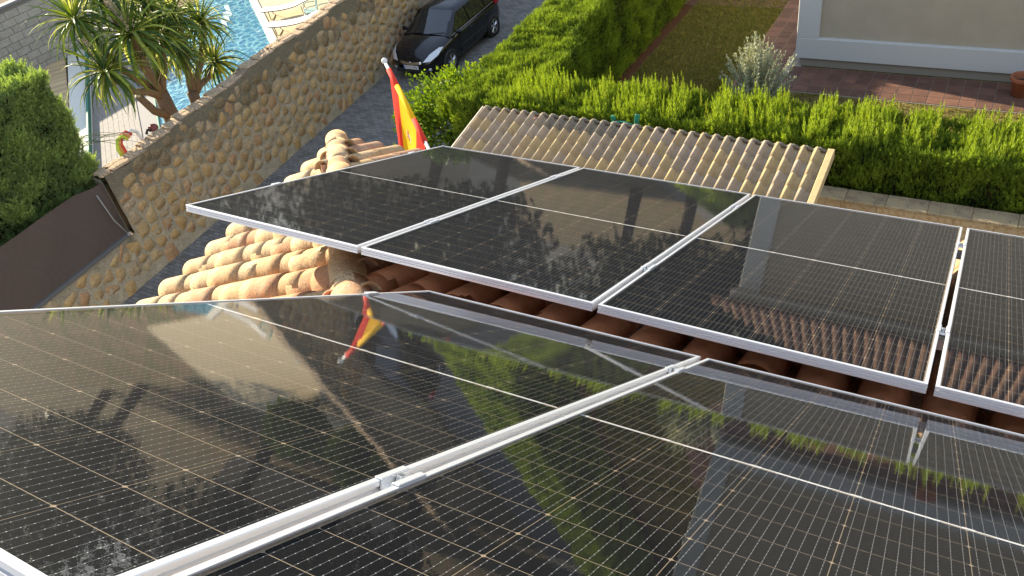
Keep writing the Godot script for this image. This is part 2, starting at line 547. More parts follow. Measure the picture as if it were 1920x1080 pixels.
	for y in 128:
		for x in 128:
			var k := 0.5 + 0.5 * sin(x * TAU / 8.0)
			var k3 := 0.5 + 0.5 * sin(y * TAU / 16.0)
			var g := 0.06 + 0.05 * k * (0.6 + 0.4 * k3)
			im.set_pixel(x, y, Color(g * 1.25, g * 0.95, g * 0.8).linear_to_srgb())
	var weave := skin(mat(1, 1, 1, 0.9, 0.2), ImageTexture.create_from_image(im), 0.32)
	st = begin(0)
	var nn := 40
	for i in nn:
		for j in 6:
			var cs := []
			for e in [[i, j], [i + 1, j], [i + 1, j + 1], [i, j + 1]]:
				var ss: float = 2.8 + 4.60 * e[0] / nn
				var yv: float = 1.16 + (1.34 - 0.12 * smoothstep(6.6, 7.25, ss)) * e[1] / 6.0
				cs.append(fz.call(ss, yv, -0.06 + 0.02 * sin(ss * 5.0) * sin(e[1] * 1.1)))
			quad(st, cs[1], cs[0], cs[3], cs[2])
			quad(st, cs[0] + Vector3(-0.006, 0, 0), cs[1] + Vector3(-0.006, 0, 0), cs[2] + Vector3(-0.006, 0, 0), cs[3] + Vector3(-0.006, 0, 0))
	obj("woven_screen", st, weave, f)
	for z in [3.0, 5.1, 7.2]:
		st = begin(0)
		tube(st, [fz.call(z, 1.15, -0.1), fz.call(z, 2.35, -0.1)], 0.02, 0.02, 8)
		obj("post", st, mat(0.30, 0.29, 0.27, 0.5, 0.5, 0.4), f)
	var r := thing("fence_brace", "thin pale metal brace leaning at the end of the brown screen", "brace")
	st = begin(0)
	tube(st, [fz.call(7.12, 2.25, 0.0), fz.call(7.17, 1.62, 0.03), fz.call(7.30, 1.2, 0.05)], 0.014, 0.014, 6)
	obj("rod", st, mat(0.26, 0.25, 0.23, 0.7), r)
	st = begin(0)
	box(st, fz.call(7.30, 1.19, 0.05), Vector3(0.06, 0.05, 0.06))
	obj("foot", st, mat(0.3, 0.3, 0.29, 0.8), r)

# an uneven block, for rubble
func lump(st: SurfaceTool, size: Vector3, s: int) -> void:
	var r := RandomNumberGenerator.new(); r.seed = s
	var v := {}
	var P := func(x: int, y: int, z: int) -> Vector3:
		var k := Vector3i(x, y, z)
		if not v.has(k):
			var p := Vector3(x - 1, y - 1, z - 1)
			if absf(p.x) + absf(p.y) + absf(p.z) > 2.5: p *= 0.80
			elif absf(p.x) + absf(p.y) + absf(p.z) > 1.5: p *= 0.92
			v[k] = Vector3(p.x * size.x, p.y * size.y, p.z * size.z) / 2 + Vector3(r.randf_range(-1, 1) * size.x, r.randf_range(-1, 1) * size.y, r.randf_range(-1, 1) * size.z) * 0.07
		return v[k]
	for i in 2:
		for j in 2:
			quad(st, P.call(i, 2, j), P.call(i, 2, j + 1), P.call(i + 1, 2, j + 1), P.call(i + 1, 2, j))
			quad(st, P.call(i, 0, j), P.call(i + 1, 0, j), P.call(i + 1, 0, j + 1), P.call(i, 0, j + 1))
			quad(st, P.call(2, i, j), P.call(2, i + 1, j), P.call(2, i + 1, j + 1), P.call(2, i, j + 1))
			quad(st, P.call(0, i, j), P.call(0, i, j + 1), P.call(0, i + 1, j + 1), P.call(0, i + 1, j))
			quad(st, P.call(i, j, 2), P.call(i + 1, j, 2), P.call(i + 1, j + 1, 2), P.call(i, j + 1, 2))
			quad(st, P.call(i, j, 0), P.call(i, j + 1, 0), P.call(i + 1, j + 1, 0), P.call(i + 1, j, 0))

func make_pool_side() -> void:
	# sunlit sandy paving round the pool
	var sand := paint(256, 120, [0.015, 0.05, 0.15], func(a, b, d): return Color(0.50, 0.40, 0.25).lerp(Color(0.60, 0.50, 0.33), a) * (0.85 + 0.25 * d))
	var st := begin()
	slab(st, [Vector2(-26.48, -22.19), Vector2(-20.97, -17.86), Vector2(-20.3, -12.3), Vector2(-15.6, -12.3), Vector2(-16.9, -34), Vector2(-34, -34), Vector2(-34, -26)], 0.03, 0.05)
	setting("pool_deck", st, skin(mat(1, 1, 1, 0.9, 0.25), sand, 2.0, mats.grit, 0.4), "sunlit sandy stone deck beside the pool", "deck")
	# pool: bright net of light on pale blue
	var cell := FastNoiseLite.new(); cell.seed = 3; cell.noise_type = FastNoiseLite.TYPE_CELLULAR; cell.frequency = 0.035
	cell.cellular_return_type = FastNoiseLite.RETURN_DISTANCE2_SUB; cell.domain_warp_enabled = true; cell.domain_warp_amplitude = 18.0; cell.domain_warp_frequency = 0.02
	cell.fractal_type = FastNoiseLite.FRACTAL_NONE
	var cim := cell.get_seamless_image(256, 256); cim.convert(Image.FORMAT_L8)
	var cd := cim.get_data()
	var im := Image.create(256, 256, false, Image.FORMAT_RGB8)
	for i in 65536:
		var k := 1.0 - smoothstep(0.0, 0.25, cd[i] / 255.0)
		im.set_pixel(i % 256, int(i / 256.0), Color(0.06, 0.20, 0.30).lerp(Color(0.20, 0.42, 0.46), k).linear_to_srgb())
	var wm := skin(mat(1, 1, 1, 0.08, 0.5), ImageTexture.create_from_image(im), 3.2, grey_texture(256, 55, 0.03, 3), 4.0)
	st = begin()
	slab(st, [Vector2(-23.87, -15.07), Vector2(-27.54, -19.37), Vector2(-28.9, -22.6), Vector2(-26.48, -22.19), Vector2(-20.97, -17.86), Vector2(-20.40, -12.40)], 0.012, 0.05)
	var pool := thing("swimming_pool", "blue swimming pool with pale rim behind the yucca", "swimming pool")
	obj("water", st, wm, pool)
	var rim := mat(0.62, 0.58, 0.48, 0.8)
	st = begin()
	var e0 := Vector3(-26.48, 0.05, -22.19); var e1 := Vector3(-20.97, 0.05, -17.86)
	cbox(st, (e0 + e1) / 2 + Vector3(0.1, 0, -0.1), Vector3(0.28, 0.06, e0.distance_to(e1)), 0.012, Basis(Vector3.UP, atan2(e1.x - e0.x, e1.z - e0.z)))
	obj("rim", st, rim, pool)
	# submerged pale steps at the far end
	for k in 3:
		st = begin()
		cbox(st, Vector3(-25.9 + 0.45 * k, 0.018 + 0.002 * k, -20.6 + 0.55 * k), Vector3(0.16, 0.012, 1.5 - 0.25 * k), 0.004, Basis(Vector3.UP, 0.9))
		obj("step", st, mat(0.40, 0.52, 0.55, 0.4), pool)
	var plank := paint(256, 130, [0.01, 0.03, 0.1], func(a, b, d): return Color(0.27, 0.24, 0.21) * (0.7 + 0.6 * b))
	var dk := skin(mat(1, 1, 1, 0.85), plank, 0.8); dk.uv1_scale = Vector3(0.5, 1, 3.0)
	# two grey decks, board by board
	var da := thing("light_deck", "weathered grey board deck beside the white wall top", "deck")
	var dir := Vector3(-9.95, 0, -7.2).normalized()
	var side := Vector3(-dir.z, 0, dir.x)
	var yaw := atan2(dir.x, dir.z)
	for k in 10:
		st = begin()
		cbox(st, Vector3(-25.0, 0.02, -13.4) + side * (-0.05 + 0.150 * k) * 1.0, Vector3(0.1485, 0.04, 12.6), 0.006, Basis(Vector3.UP, yaw))
		obj("board", st, dk, da)
	var db := thing("dark_deck", "smooth darker grey deck between the boards and the pool", "deck")
	st = begin()
	slab(st, [Vector2(-27.0, -16.2), Vector2(-23.87, -15.07), Vector2(-20.45, -12.46), Vector2(-18.4, -10.3), Vector2(-19.0, -9.6)], 0.016, 0.05)
	obj("deck_top", st, skin(mat(0.22, 0.205, 0.20, 0.8), null, 1.0, mats.grit, 0.4), db)
	st = begin()
	cbox(st, Vector3(-22.15, 0.05, -13.72) , Vector3(0.05, 0.06, 4.3), 0.01, Basis(Vector3.UP, atan2(-3.42, -2.61)))
	obj("edge_strip", st, mat(0.03, 0.20, 0.13, 0.5), db)
	# low white wall with brick strip and green fence rail
	var ww := thing("low_white_wall", "long low white wall end beside the brick strip behind the left hedge", "wall")
	st = begin()
	slab(st, [Vector2(-32.99, -18.31), Vector2(-30.1, -17.25), Vector2(-19.6, -9.45), Vector2(-20.2, -9.2)], 0.07, 0.12)
	obj("wall_top", st, skin(mat(0.72, 0.68, 0.58, 0.85, 0.3), null, 1.0, mats.grit, 0.1), ww)
	st = begin()
	cbox(st, Vector3(-24.9, 0.16, -13.32), Vector3(0.07, 0.2, 12.9), 0.01, Basis(Vector3.UP, atan2(-10.5, -7.8)))
	obj("green_rail", st, mat(0.02, 0.17, 0.11, 0.5), ww)
	var bs := thing("brick_strip", "sunlit strip of cream bricks along the white wall top", "brick edging")
	var bm := []
	for i in 3: bm.append(skin(mat(1, 1, 1, 0.9), paint(128, 140 + i, [0.03, 0.08, 0.2], func(a, b, d): return Color(0.50, 0.36, 0.20) * (0.7 + 0.15 * i + 0.4 * b)), 0.4))
	st = begin()
	cbox(st, Vector3.ZERO, Vector3(0.7, 0.07, 0.105), 0.008)
	var bmesh := done(st)
	var q0 := Vector3(-31.9, 0.05, -17.25); var q1 := Vector3(-24.6, 0.05, -12.2)
	var ln := q0.distance_to(q1)
	for k in int(ln / 0.115):
		var p := q0.lerp(q1, k * 0.115 / ln)
		piece("brick", bmesh, bm[rng.randi() % 3], bs, Transform3D(Basis(Vector3.UP, atan2(q1.x - q0.x, q1.z - q0.z)), p + Vector3(-0.15, rf(0, 0.006), 0.2)))
	# pale block wall at the far left
	var bw := thing("block_wall", "grey concrete block wall at the far side of the pool garden", "wall")
	st = begin()
	cbox(st, Vector3(-29.52, 1.17, -12.0), Vector3(0.2, 2.34, 13.0), 0.01, Basis(Vector3.UP, 0.0))
	obj("mortar_body", st, mat(0.21, 0.20, 0.18, 0.95), bw)
	var gm := []
	for i in 3: gm.append(skin(mat(1, 1, 1, 0.9, 0.2), paint(128, 150 + i * 3, [0.02, 0.07, 0.2], func(a, b, d): return Color(0.36, 0.345, 0.30) * (0.75 + 0.06 * i + 0.3 * b + 0.1 * d)), 1.3))
	st = begin()
	cbox(st, Vector3.ZERO, Vector3(0.04, 0.232, 0.492), 0.006)
	var blk := done(st)
	for row in 9:
		for k in 20:
			piece("block", blk, gm[rng.randi() % 3], bw, Transform3D(Basis(), Vector3(-29.41 + rf(0, 0.004), 0.13 + 0.246 * row, -18.2 + 0.506 * k + (0.253 if row % 2 else 0.0))))
	st = begin()
	cbox(st, Vector3(-29.5, 2.39, -12.0), Vector3(0.34, 0.09, 13.1), 0.01)
	obj("coping", st, mat(0.19, 0.20, 0.21, 0.8), bw)

func make_boundary_wall() -> void:
	var w := thing("boundary_wall", "beige tiled garden wall with stone coping below the front hedge", "wall")
	var st := begin()
	cbox(st, Vector3(3.4, 0.85, -11.80), Vector3(11.4, 1.7, 0.26), 0.01)
	obj("wall_core", st, mat(0.34, 0.26, 0.17, 0.95), w)
	var fm := []
	for i in 3: fm.append(skin(mat(1, 1, 1, 0.9, 0.25), paint(128, 160 + i * 3, [0.025, 0.06, 0.2], func(a, b, d): return Color(0.47, 0.34, 0.20).lerp(Color(0.40, 0.26, 0.13), smoothstep(0.5, 0.7, b)) * (0.85 + 0.08 * i + 0.15 * d)), 0.8, mats.grit, 0.3))
	st = begin()
	cbox(st, Vector3.ZERO, Vector3(0.546, 0.40, 0.024), 0.005)
	var fp := done(st)
	st = begin()
	cbox(st, Vector3.ZERO, Vector3(0.608, 0.06, 0.34), 0.012)
	var cp := done(st)
	var cm := []
	for i in 3: cm.append(skin(mat(1, 1, 1, 0.9, 0.25), paint(128, 170 + i * 3, [0.02, 0.06, 0.18], func(a, b, d): return Color(0.40, 0.30, 0.17).lerp(Color(0.24, 0.18, 0.12), smoothstep(0.45, 0.75, a * 0.5 + d * 0.5)) * (0.9 + 0.06 * i)), 0.7, mats.grit, 0.4))
	for k in 16:
		for r in 4:
			piece("facing_panel", fp, fm[rng.randi() % 3], w, Transform3D(Basis(), Vector3(-2.0 + 0.55 * k, 1.50 - 0.405 * r, -11.658 + rf(0, 0.004))))
		piece("coping_slab", cp, cm[rng.randi() % 3], w, Transform3D(Basis(Vector3.UP, rf(-0.004, 0.004)), Vector3(-1.98 + 0.61 * k, 1.732 + rf(-0.003, 0.003), -11.785)))

func make_canopy() -> void:
	var c := thing("tiled_canopy", "low mono-pitch canopy of cream roof tiles in front of the hedge", "canopy")
	var bs := Basis(Vector3.RIGHT, -deg_to_rad(-9.5))
	# S-shaped tile, 0.2 wide and 0.34 long, thick at its lower edge; local -z leads up the slope
	var prof := []
	for i in 15:
		var t := i / 14.0
		var y := 0.082 * sin(PI * clampf((t - 0.04) / 0.64, 0, 1)) if t < 0.68 else 0.0
		prof.append(Vector2(-0.1 + 0.206 * t, y))
	var st := begin(0)
	for i in 14:
		var a: Vector2 = prof[i]; var b: Vector2 = prof[i + 1]
		quad(st, Vector3(a.x, a.y + 0.018, 0), Vector3(b.x, b.y + 0.018, 0), Vector3(b.x, b.y, -0.345), Vector3(a.x, a.y, -0.345))
		quad(st, Vector3(a.x, a.y - 0.004, 0), Vector3(b.x, b.y - 0.004, 0), Vector3(b.x, b.y + 0.018, 0), Vector3(a.x, a.y + 0.018, 0))
	var tm := done(st)
	var top := Vector3(-8.18, 2.74, -11.34)
	var out := bs * Vector3(0, 0, 1)
	for k in 31:
		for r in 6:
			var p := top + Vector3(0.1 + 0.2 * k, 0, 0) + out * (0.33 + 0.30 * r) + bs * Vector3(0, 0.006 + rf(0, 0.004), 0)
			var m: StandardMaterial3D = mats.cream_tile[rng.randi() % 4]
			if r == 0 and k > 5 and k < 14 and rng.randf() < 0.75: m = mats.mossy_tile
			piece("roof_tile", tm, m, c, Transform3D(bs * Basis(Vector3.UP, rf(-0.012, 0.012)) * Basis(Vector3.RIGHT, 0.03), p))
	# dark cap tiles along the top edge
	st = begin(0)
	for k in 31:
		tube(st, [top + Vector3(0.02 + 0.2 * k, 0.035, 0.02), top + Vector3(0.11 + 0.2 * k, 0.075, 0.02), top + Vector3(0.2 + 0.2 * k, 0.035, 0.02)], 0.03, 0.03, 6)
	obj("ridge_mortar", st, skin(mat(0.16, 0.135, 0.10, 0.95), null, 0.5, mats.grit, 0.8), c)
	var wood := skin(mat(1, 1, 1, 0.8, 0.3), paint(128, 190, [0.02, 0.05, 0.15], func(a, b, d): return Color(0.56, 0.40, 0.20) * (0.8 + 0.3 * b)), 0.8)
	st = begin()
	cbox(st, top + Vector3(6.27, -0.02, 0) + out * 0.95, Vector3(0.10, 0.17, 2.0), 0.008, bs)
	obj("bargeboard", st, wood, c)
	st = begin()
	cbox(st, top + Vector3(-0.03, -0.02, 0) + out * 0.95, Vector3(0.03, 0.14, 1.98), 0.005, bs)
	obj("bargeboard", st, mat(0.62, 0.55, 0.44, 0.8), c)
	st = begin()
	cbox(st, top + Vector3(3.1, -0.05, 0) + out * 0.95, Vector3(6.18, 0.06, 1.9), 0.005, bs)
	obj("roof_deck", st, mat(0.20, 0.13, 0.07, 0.85), c)
	for x in [0.2, 3.1, 6.0]:
		st = begin()
		cbox(st, Vector3(top.x + x, 1.33, top.z + 0.25), Vector3(0.2, 2.66, 0.2), 0.012)
		obj("post", st, mats.white, c)

const EZ := -4.60   # eaves of the two slopes
const EX := -5.00
# half-round clay tile, tapering; its lower (wide) end at z = 0, running up to z = -length
func barrel(length: float, r0: float, r1: float, th: float, sides := 12, lip := 0.0) -> ArrayMesh:
	var st := begin(0)
	var n := 3
	var A := func(i: int, k: int, o: float) -> Vector3:
		var t := i / float(n)
		var an := lerpf(-0.08, PI + 0.08, k / float(sides))
		var r: float = lerpf(r0, r1, t) + o + (lip if i == 0 else 0.0)
		return Vector3(-cos(an) * r, sin(an) * r * 0.92, -length * t)
	for i in n:
		for k in sides:
			quad(st, A.call(i, k, 0.0), A.call(i, k + 1, 0.0), A.call(i + 1, k + 1, 0.0), A.call(i + 1, k, 0.0))
			quad(st, A.call(i, k + 1, -th), A.call(i, k, -th), A.call(i + 1, k, -th), A.call(i + 1, k + 1, -th))
	var st2 := begin()
	for k in sides:
		quad(st2, A.call(0, k, -th), A.call(0, k + 1, -th), A.call(0, k + 1, 0.0), A.call(0, k, 0.0))
		quad(st2, A.call(n, k + 1, -th), A.call(n, k, -th), A.call(n, k, 0.0), A.call(n, k + 1, 0.0))
	st.append_from(done(st2), 0, Transform3D())
	st.generate_normals()
	return st.commit()

func make_own_house() -> void:
	var h := thing("house", "white house whose clay barrel tile roof carries the solar panels", "house")
	var nA := Vector3(0, 0.92718, -0.37461)
	var dA := Vector3(0, -0.37461, -0.92718)      # down the slope towards the driveway garden
	var dB := Vector3(-0.92718, -0.37461, 0)
	var nB := Vector3(-0.37461, 0.92718, 0)
	var ya := func(z: float) -> float: return 7.276 + 0.404 * (z + 1.93)
	var yb := func(x: float) -> float: return 7.276 + 0.404 * (x + 2.33)
	# walls and the bed under the tiles
	var st := begin()
	slab(st, [Vector2(-4.45, -4.05), Vector2(9, -4.05), Vector2(9, 6.6), Vector2(-4.45, 6.6)], 6.18, 6.18)
	obj("wall", st, mats.white, h)
	var ridge := 1.6
	st = begin()
	var th := Vector3(0, -0.14, 0)
	var a0 := Vector3(EX, ya.call(EZ), EZ); var a1 := Vector3(9.2, ya.call(EZ), EZ)
	var a2 := Vector3(9.2, ya.call(ridge), ridge); var a3 := Vector3(ridge - 0.4, ya.call(ridge), ridge)
	quad(st, a1, a0, a3, a2)
	var b1 := Vector3(EX, yb.call(EX), 7.0); var b2 := Vector3(ridge - 0.4, ya.call(ridge), 5.0)
	quad(st, a3, a0, b1, b2)
	var c2 := Vector3(9.2, ya.call(ridge) - 0.404 * 5.4, 7.0)
	quad(st, a2, a3, b2, c2)
	quad(st, a0, a1, a1 + th, a0 + th)
	quad(st, b1, a0, a0 + th, b1 + th)
	quad(st, a0 + th, a1 + th, a2 + th, a3 + th)
	quad(st, a0 + th, a3 + th, b2 + th, b1 + th)
	obj("roof_bed", st, mat(0.20, 0.12, 0.08, 0.95), h)
	var cover := [barrel(0.36, 0.093, 0.088, 0.012), barrel(0.37, 0.095, 0.089, 0.013), barrel(0.35, 0.092, 0.088, 0.012)]
	var pan := barrel(0.40, 0.070, 0.088, 0.013, 8)
	var tilt := Basis(Vector3.RIGHT, 0.022)
	var bA := Basis(nA.cross(-dA) * -1.0, nA, dA)
	bA = Basis(nA.cross(dA), nA, dA)
	var bB := Basis(nB.cross(dB), nB, dB)
	var pans := []; var covers := []
	# slope towards the front: columns along x
	for k in range(-14, 50):
		var x := -1.91 + 0.225 * k
		for r in 21:
			var s := 0.30 * r - 0.07                      # distance up from the eave
			var z: float = EZ + s * 0.92718
			if x < z - 0.40 + 0.10: continue
			var p := Vector3(x, ya.call(z), z)
			var near: bool = z > -2.75 and z < -1.35 and x > -2.5 and x < 2.2
			var corner: bool = z < -3.4 and x < -3.0
			var b := bA * Basis(Vector3.UP, rf(-0.02, 0.02)) * tilt
			pans.append(Transform3D(bA * Basis(Vector3.BACK, PI) * Basis(Vector3.RIGHT, -0.03), p + nA * 0.088 + Vector3(0.1125, 0, 0)))
			var xf := Transform3D(b, p + nA * (0.040 + rf(0, 0.004)))
			if near or corner:
				piece("roof_tile", cover[rng.randi() % 3], mats.red_clay if near else mats.clay[[0, 2, 1][rng.randi() % 3]], h, xf)
			else:
				covers.append(xf)
	# slope towards the driveway: columns along z
	for k in range(-3, 34):
		var z := -4.38 + 0.245 * k
		for r in 28:
			var s := 0.235 * r - 0.08
			var x: float = EX + 0.25 + 0.10 * (z + 3.2) + s * 0.92718
			if x > z - 0.40 - 0.10 or x > ridge - 0.4: continue
			var p := Vector3(x, yb.call(x), z)
			pans.append(Transform3D(bB * Basis(Vector3.BACK, PI) * Basis(Vector3.RIGHT, -0.03), p + nB * 0.088 + Vector3(0, 0, 0.1225)))
			var xf := Transform3D(bB * Basis(Vector3.UP, rf(-0.025, 0.025)) * tilt * Basis.from_scale(Vector3.ONE * rf(0.97, 1.04)), p + nB * (0.040 + rf(0, 0.006)))
			if z < -1.2:
				piece("roof_tile", cover[rng.randi() % 3], mats.clay[[1, 3, 3, 0, 3][rng.randi() % 5]], h, xf)
			else:
				covers.append(xf)
	scatter("channel_tiles", pan, mats.clay[2], pans, [], h)
	scatter("cover_tiles", cover[0], mats.clay[0], covers, [], h)
	# hip caps, wide ones, lapped up the corner
	var cap := [barrel(0.46, 0.100, 0.082, 0.015, 14, 0.004), barrel(0.46, 0.097, 0.080, 0.015, 14, 0.003)]
	var dH := Vector3(-1, -0.404, -1).normalized()
	var nH := (Vector3.UP - dH * dH.y).normalized()
	var bH := Basis(nH.cross(dH), nH, dH)
	for k in 13:
		var q := 0.36 * k - 0.10
		var p := Vector3(EX, ya.call(EZ), EZ) - dH * q + nH * 0.085
		piece("hip_tile", cap[k % 2], mats.clay[[1, 1, 3, 0][k % 4]], h, Transform3D(bH * Basis(Vector3.UP, rf(-0.02, 0.02)) * Basis(Vector3.RIGHT, 0.04), p))

# ---------------------------------------------------------------- solar panels
const PW := 1.134
const PL := 2.279

func make_panels() -> void:
	# cell: near black silicon with ten wires and their solder dots
	var w := 546; var hh := 273
	var im := Image.create(w, hh, false, Image.FORMAT_RGB8)
	im.fill(Color(0.0042, 0.0044, 0.0062).linear_to_srgb())
	for y in range(0, hh, 6):
		im.fill_rect(Rect2i(0, y, w, 1), Color(0.0062, 0.0064, 0.0085).linear_to_srgb())
	for k in 10:
		var x := int(w * (k + 0.5) / 10.0)
		im.fill_rect(Rect2i(x, 0, 2, hh), Color(0.15, 0.15, 0.155).linear_to_srgb())
		for j in 6:
			im.fill_rect(Rect2i(x - 1, int(hh * (j + 0.5) / 6.0) - 2, 4, 5), Color(0.42, 0.42, 0.42).linear_to_srgb())
	var cm := mat(1, 1, 1, 0.5, 0.2)
	cm.albedo_texture = ImageTexture.create_from_image(im)
	var st := begin()
	var cx := 0.0914; var cz := 0.0458; var ch := 0.0035
	var oct := [Vector2(-cx + ch, -cz), Vector2(cx - ch, -cz), Vector2(cx, -cz + ch), Vector2(cx, cz - ch), Vector2(cx - ch, cz), Vector2(-cx + ch, cz), Vector2(-cx, cz - ch), Vector2(-cx, -cz + ch)]
	for k in 8:
		var a: Vector2 = oct[k]; var b: Vector2 = oct[(k + 1) % 8]
		for p in [Vector2.ZERO, a, b]:
			st.set_uv(Vector2(p.x / (2 * cx) + 0.5, p.y / (2 * cz) + 0.5))
			st.add_vertex(Vector3(p.x, 0.00012, p.y))
		for p in [Vector3(a.x, 0.00012, a.y), Vector3(b.x, 0, b.y), Vector3(b.x, 0.00012, b.y), Vector3(a.x, 0.00012, a.y), Vector3(a.x, 0, a.y), Vector3(b.x, 0, b.y)]:
			st.set_uv(Vector2(0.02, 0.02))
			st.add_vertex(p)
	var cell := done(st)
	var glass := mat(1, 1, 1, 0.004, 0.5)
	glass.transparency = BaseMaterial3D.TRANSPARENCY_ALPHA
	glass.albedo_color = Color(1, 1, 1, 0.0)
	# rolled glass: faint ripples bend the mirror image
	var fn := FastNoiseLite.new(); fn.seed = 9; fn.frequency = 0.05; fn.fractal_octaves = 3
	var nim := fn.get_seamless_image(512, 512)
	nim.bump_map_to_normal_map(2.0)
	glass.normal_enabled = true
	glass.normal_texture = ImageTexture.create_from_image(nim)
	glass.normal_scale = 0.013
	glass.uv1_scale = Vector3(4.1, 8.2, 1)
	var p := thing("solar_panel", "", "solar panel", Vector3.ZERO, 0, "solar panels on the roof")
	# frame: one aluminium section carried round with mitred corners
	st = begin()
	var prof := [Vector2(-0.0115, -0.0025), Vector2(-0.0115, 0), Vector2(-0.0012, 0), Vector2(0, -0.0012), Vector2(0, -0.0085), Vector2(-0.0045, -0.0095), Vector2(-0.0045, -0.0125), Vector2(0, -0.0135), Vector2(0, -0.0185), Vector2(-0.0045, -0.0195), Vector2(-0.0045, -0.0225), Vector2(0, -0.0235), Vector2(0, -0.0345), Vector2(-0.001, -0.035), Vector2(-0.028, -0.035), Vector2(-0.028, -0.033)]
	for i in prof.size() - 1:
		var a: Vector2 = prof[i]; var b: Vector2 = prof[i + 1]
		var R := func(o: Vector2, k: int) -> Vector3:
			return Vector3([-o.x, PW + o.x, PW + o.x, -o.x][k], o.y, [o.x * -1.0 * -1.0, o.x, -PL - o.x, -PL - o.x][k])
		for k in 4:
			quad(st, R.call(b, k), R.call(b, (k + 1) % 4), R.call(a, (k + 1) % 4), R.call(a, k))
	obj("frame", st, mats.alu, p)
	st = begin()
	box(st, Vector3(PW / 2, -0.0068, -PL / 2), Vector3(PW - 0.02, 0.0012, PL - 0.02))
	obj("backsheet", st, mat(0.27, 0.21, 0.145, 0.7, 0.3), p)
	for i in 6:
		for j in 24:
			var v := (PL / 2 + 0.007 + 0.0455 + 0.093 * (j - 12)) if j >= 12 else (PL / 2 - 0.007 - 0.0455 - 0.093 * (11 - j))
			piece("solar_cell", cell, cm, p, Transform3D(Basis(), Vector3(0.016 + 0.091 + 0.184 * i, -0.00619, -v)))
	st = begin()
	box(st, Vector3(PW / 2, -0.0056, -PL / 2), Vector3(PW - 0.05, 0.0006, 0.005))
	for i in 6:
		box(st, Vector3(0.016 + 0.091 + 0.184 * i, -0.0054, -PL / 2 + 0.0045), Vector3(0.10, 0.0006, 0.003))
		box(st, Vector3(0.016 + 0.184 * i + 0.003, -0.0054, -PL / 2), Vector3(0.02, 0.0008, 0.009))
	obj("bus_ribbon", st, mat(0.75, 0.74, 0.72, 0.4, 0.5, 0.2), p)
	st = begin(0)
	var g := [Vector3(0.011, -0.002, -0.011), Vector3(PW - 0.011, -0.002, -0.011), Vector3(PW - 0.011, -0.002, -PL + 0.011), Vector3(0.011, -0.002, -PL + 0.011)]
	var guv := [Vector2(0, 0), Vector2(1, 0), Vector2(1, 1), Vector2(0, 1)]
	for k in [0, 2, 1, 0, 3, 2]:
		st.set_uv(guv[k])
		st.add_vertex(g[k])
	st.generate_normals()
	st.generate_tangents()
	piece("glass_sheet", st.commit(), glass, p)
	var names := ["upper row panel at the left end overhanging the hip of the roof", "upper row panel second from the left, hip corner to canopy", "upper row panel third from the left, mirroring the neighbour's eaves", "upper row panel at the right, cut off by the picture edge", "near row panel at the left, mirroring the flag and yucca", "near row panel at the right, mirroring hedge and garden", "near row panel beyond the right picture edge"]
	for i in 7:
		var o: Node3D = p if i == 0 else p.duplicate()
		if i > 0:
			o.name = numbered("solar_panel")
			add_child(o)
		if i < 4: o.transform = Transform3D(F_BASIS, F_AT + F_BASIS * Vector3(i * (PW + 0.022), 0, 0))
		else: o.transform = Transform3D(N_BASIS, N_AT + N_BASIS * Vector3((i - 4) * (PW + 0.022), 0, 0))
		tag(o, "dark " + names[i], "solar panel", "solar panels on the roof")
	# clamps
	var mid := begin()
	for s in [-1.0, 1.0]:
		cbox(mid, Vector3(s * 0.0155, 0.0019, 0), Vector3(0.013, 0.0034, 0.07), 0.001)
		box(mid, Vector3(s * 0.0088, -0.006, 0), Vector3(0.0024, 0.0135, 0.07))
	box(mid, Vector3(0, -0.0125, 0), Vector3(0.0168, 0.0024, 0.07))
	var midm := done(mid)
	var bolt := begin()
	lathe(bolt, [Vector2(0.0095, -0.0112), Vector2(0.0095, -0.0095), Vector2(0.0, -0.0095)], 14)
	lathe(bolt, [Vector2(0.0072, -0.0095), Vector2(0.0072, 0.0025), Vector2(0.0064, 0.0035), Vector2(0.0035, 0.0035), Vector2(0.0030, -0.001), Vector2(0.0, -0.001)], 6)
	var boltm := done(bolt)
	var end := begin()
	cbox(end, Vector3(0.002, 0.002, 0), Vector3(0.024, 0.0036, 0.06), 0.001)
	box(end, Vector3(-0.0085, -0.018, 0), Vector3(0.003, 0.0365, 0.06))
	box(end, Vector3(-0.021, -0.035, 0), Vector3(0.028, 0.003, 0.06))
	var endm := done(end)
	var spots := []
	var ord := ["first and second", "second and third", "third and fourth"]
	for i in 3:
		spots.append([false, "mid", i, 0.55, "upper row %s panels, at their near ends" % ord[i]])
		spots.append([false, "mid", i, 1.90, "upper row %s panels, at their far ends" % ord[i]])
	for i in 2:
		spots.append([true, "mid", i, 0.505, "near row panels %s, close to the camera" % ["left and right", "right and outermost"][i]])
		spots.append([true, "mid", i, 1.93, "near row panels %s, at the far corner" % ["left and right", "right and outermost"][i]])
	spots.append([false, "end", 0, 0.62, "left edge of upper row beside the driveway, nearer one"])
	spots.append([false, "end", 0, 1.90, "left edge of upper row close to the flag, farther one"])
	spots.append([true, "end", 0, 0.505, "left edge of near row, outside the picture"])
	spots.append([true, "end", 0, 1.90, "left edge of near row beside the hip tiles"])
	for s in spots:
		var b: Basis = N_BASIS if s[0] else F_BASIS
		var at: Vector3 = (N_AT if s[0] else F_AT)
		var u: float = (s[2] + 1) * (PW + 0.022) - 0.011 if s[1] == "mid" else 0.0
		var t := thing(s[1] + "_clamp", ("aluminium clamp between " if s[1] == "mid" else "aluminium end clamp on the ") + s[4], "clamp", Vector3.ZERO, 0, "clamps that hold the panels")
		t.transform = Transform3D(b, at + b * Vector3(u, 0.00012, -s[3]))
		piece("clamp_body", midm if s[1] == "mid" else endm, mats.alu, t)
		piece("bolt", boltm, mats.steel, t, Transform3D() if s[1] == "mid" else Transform3D(Basis(), Vector3(-0.022, -0.022, 0)))
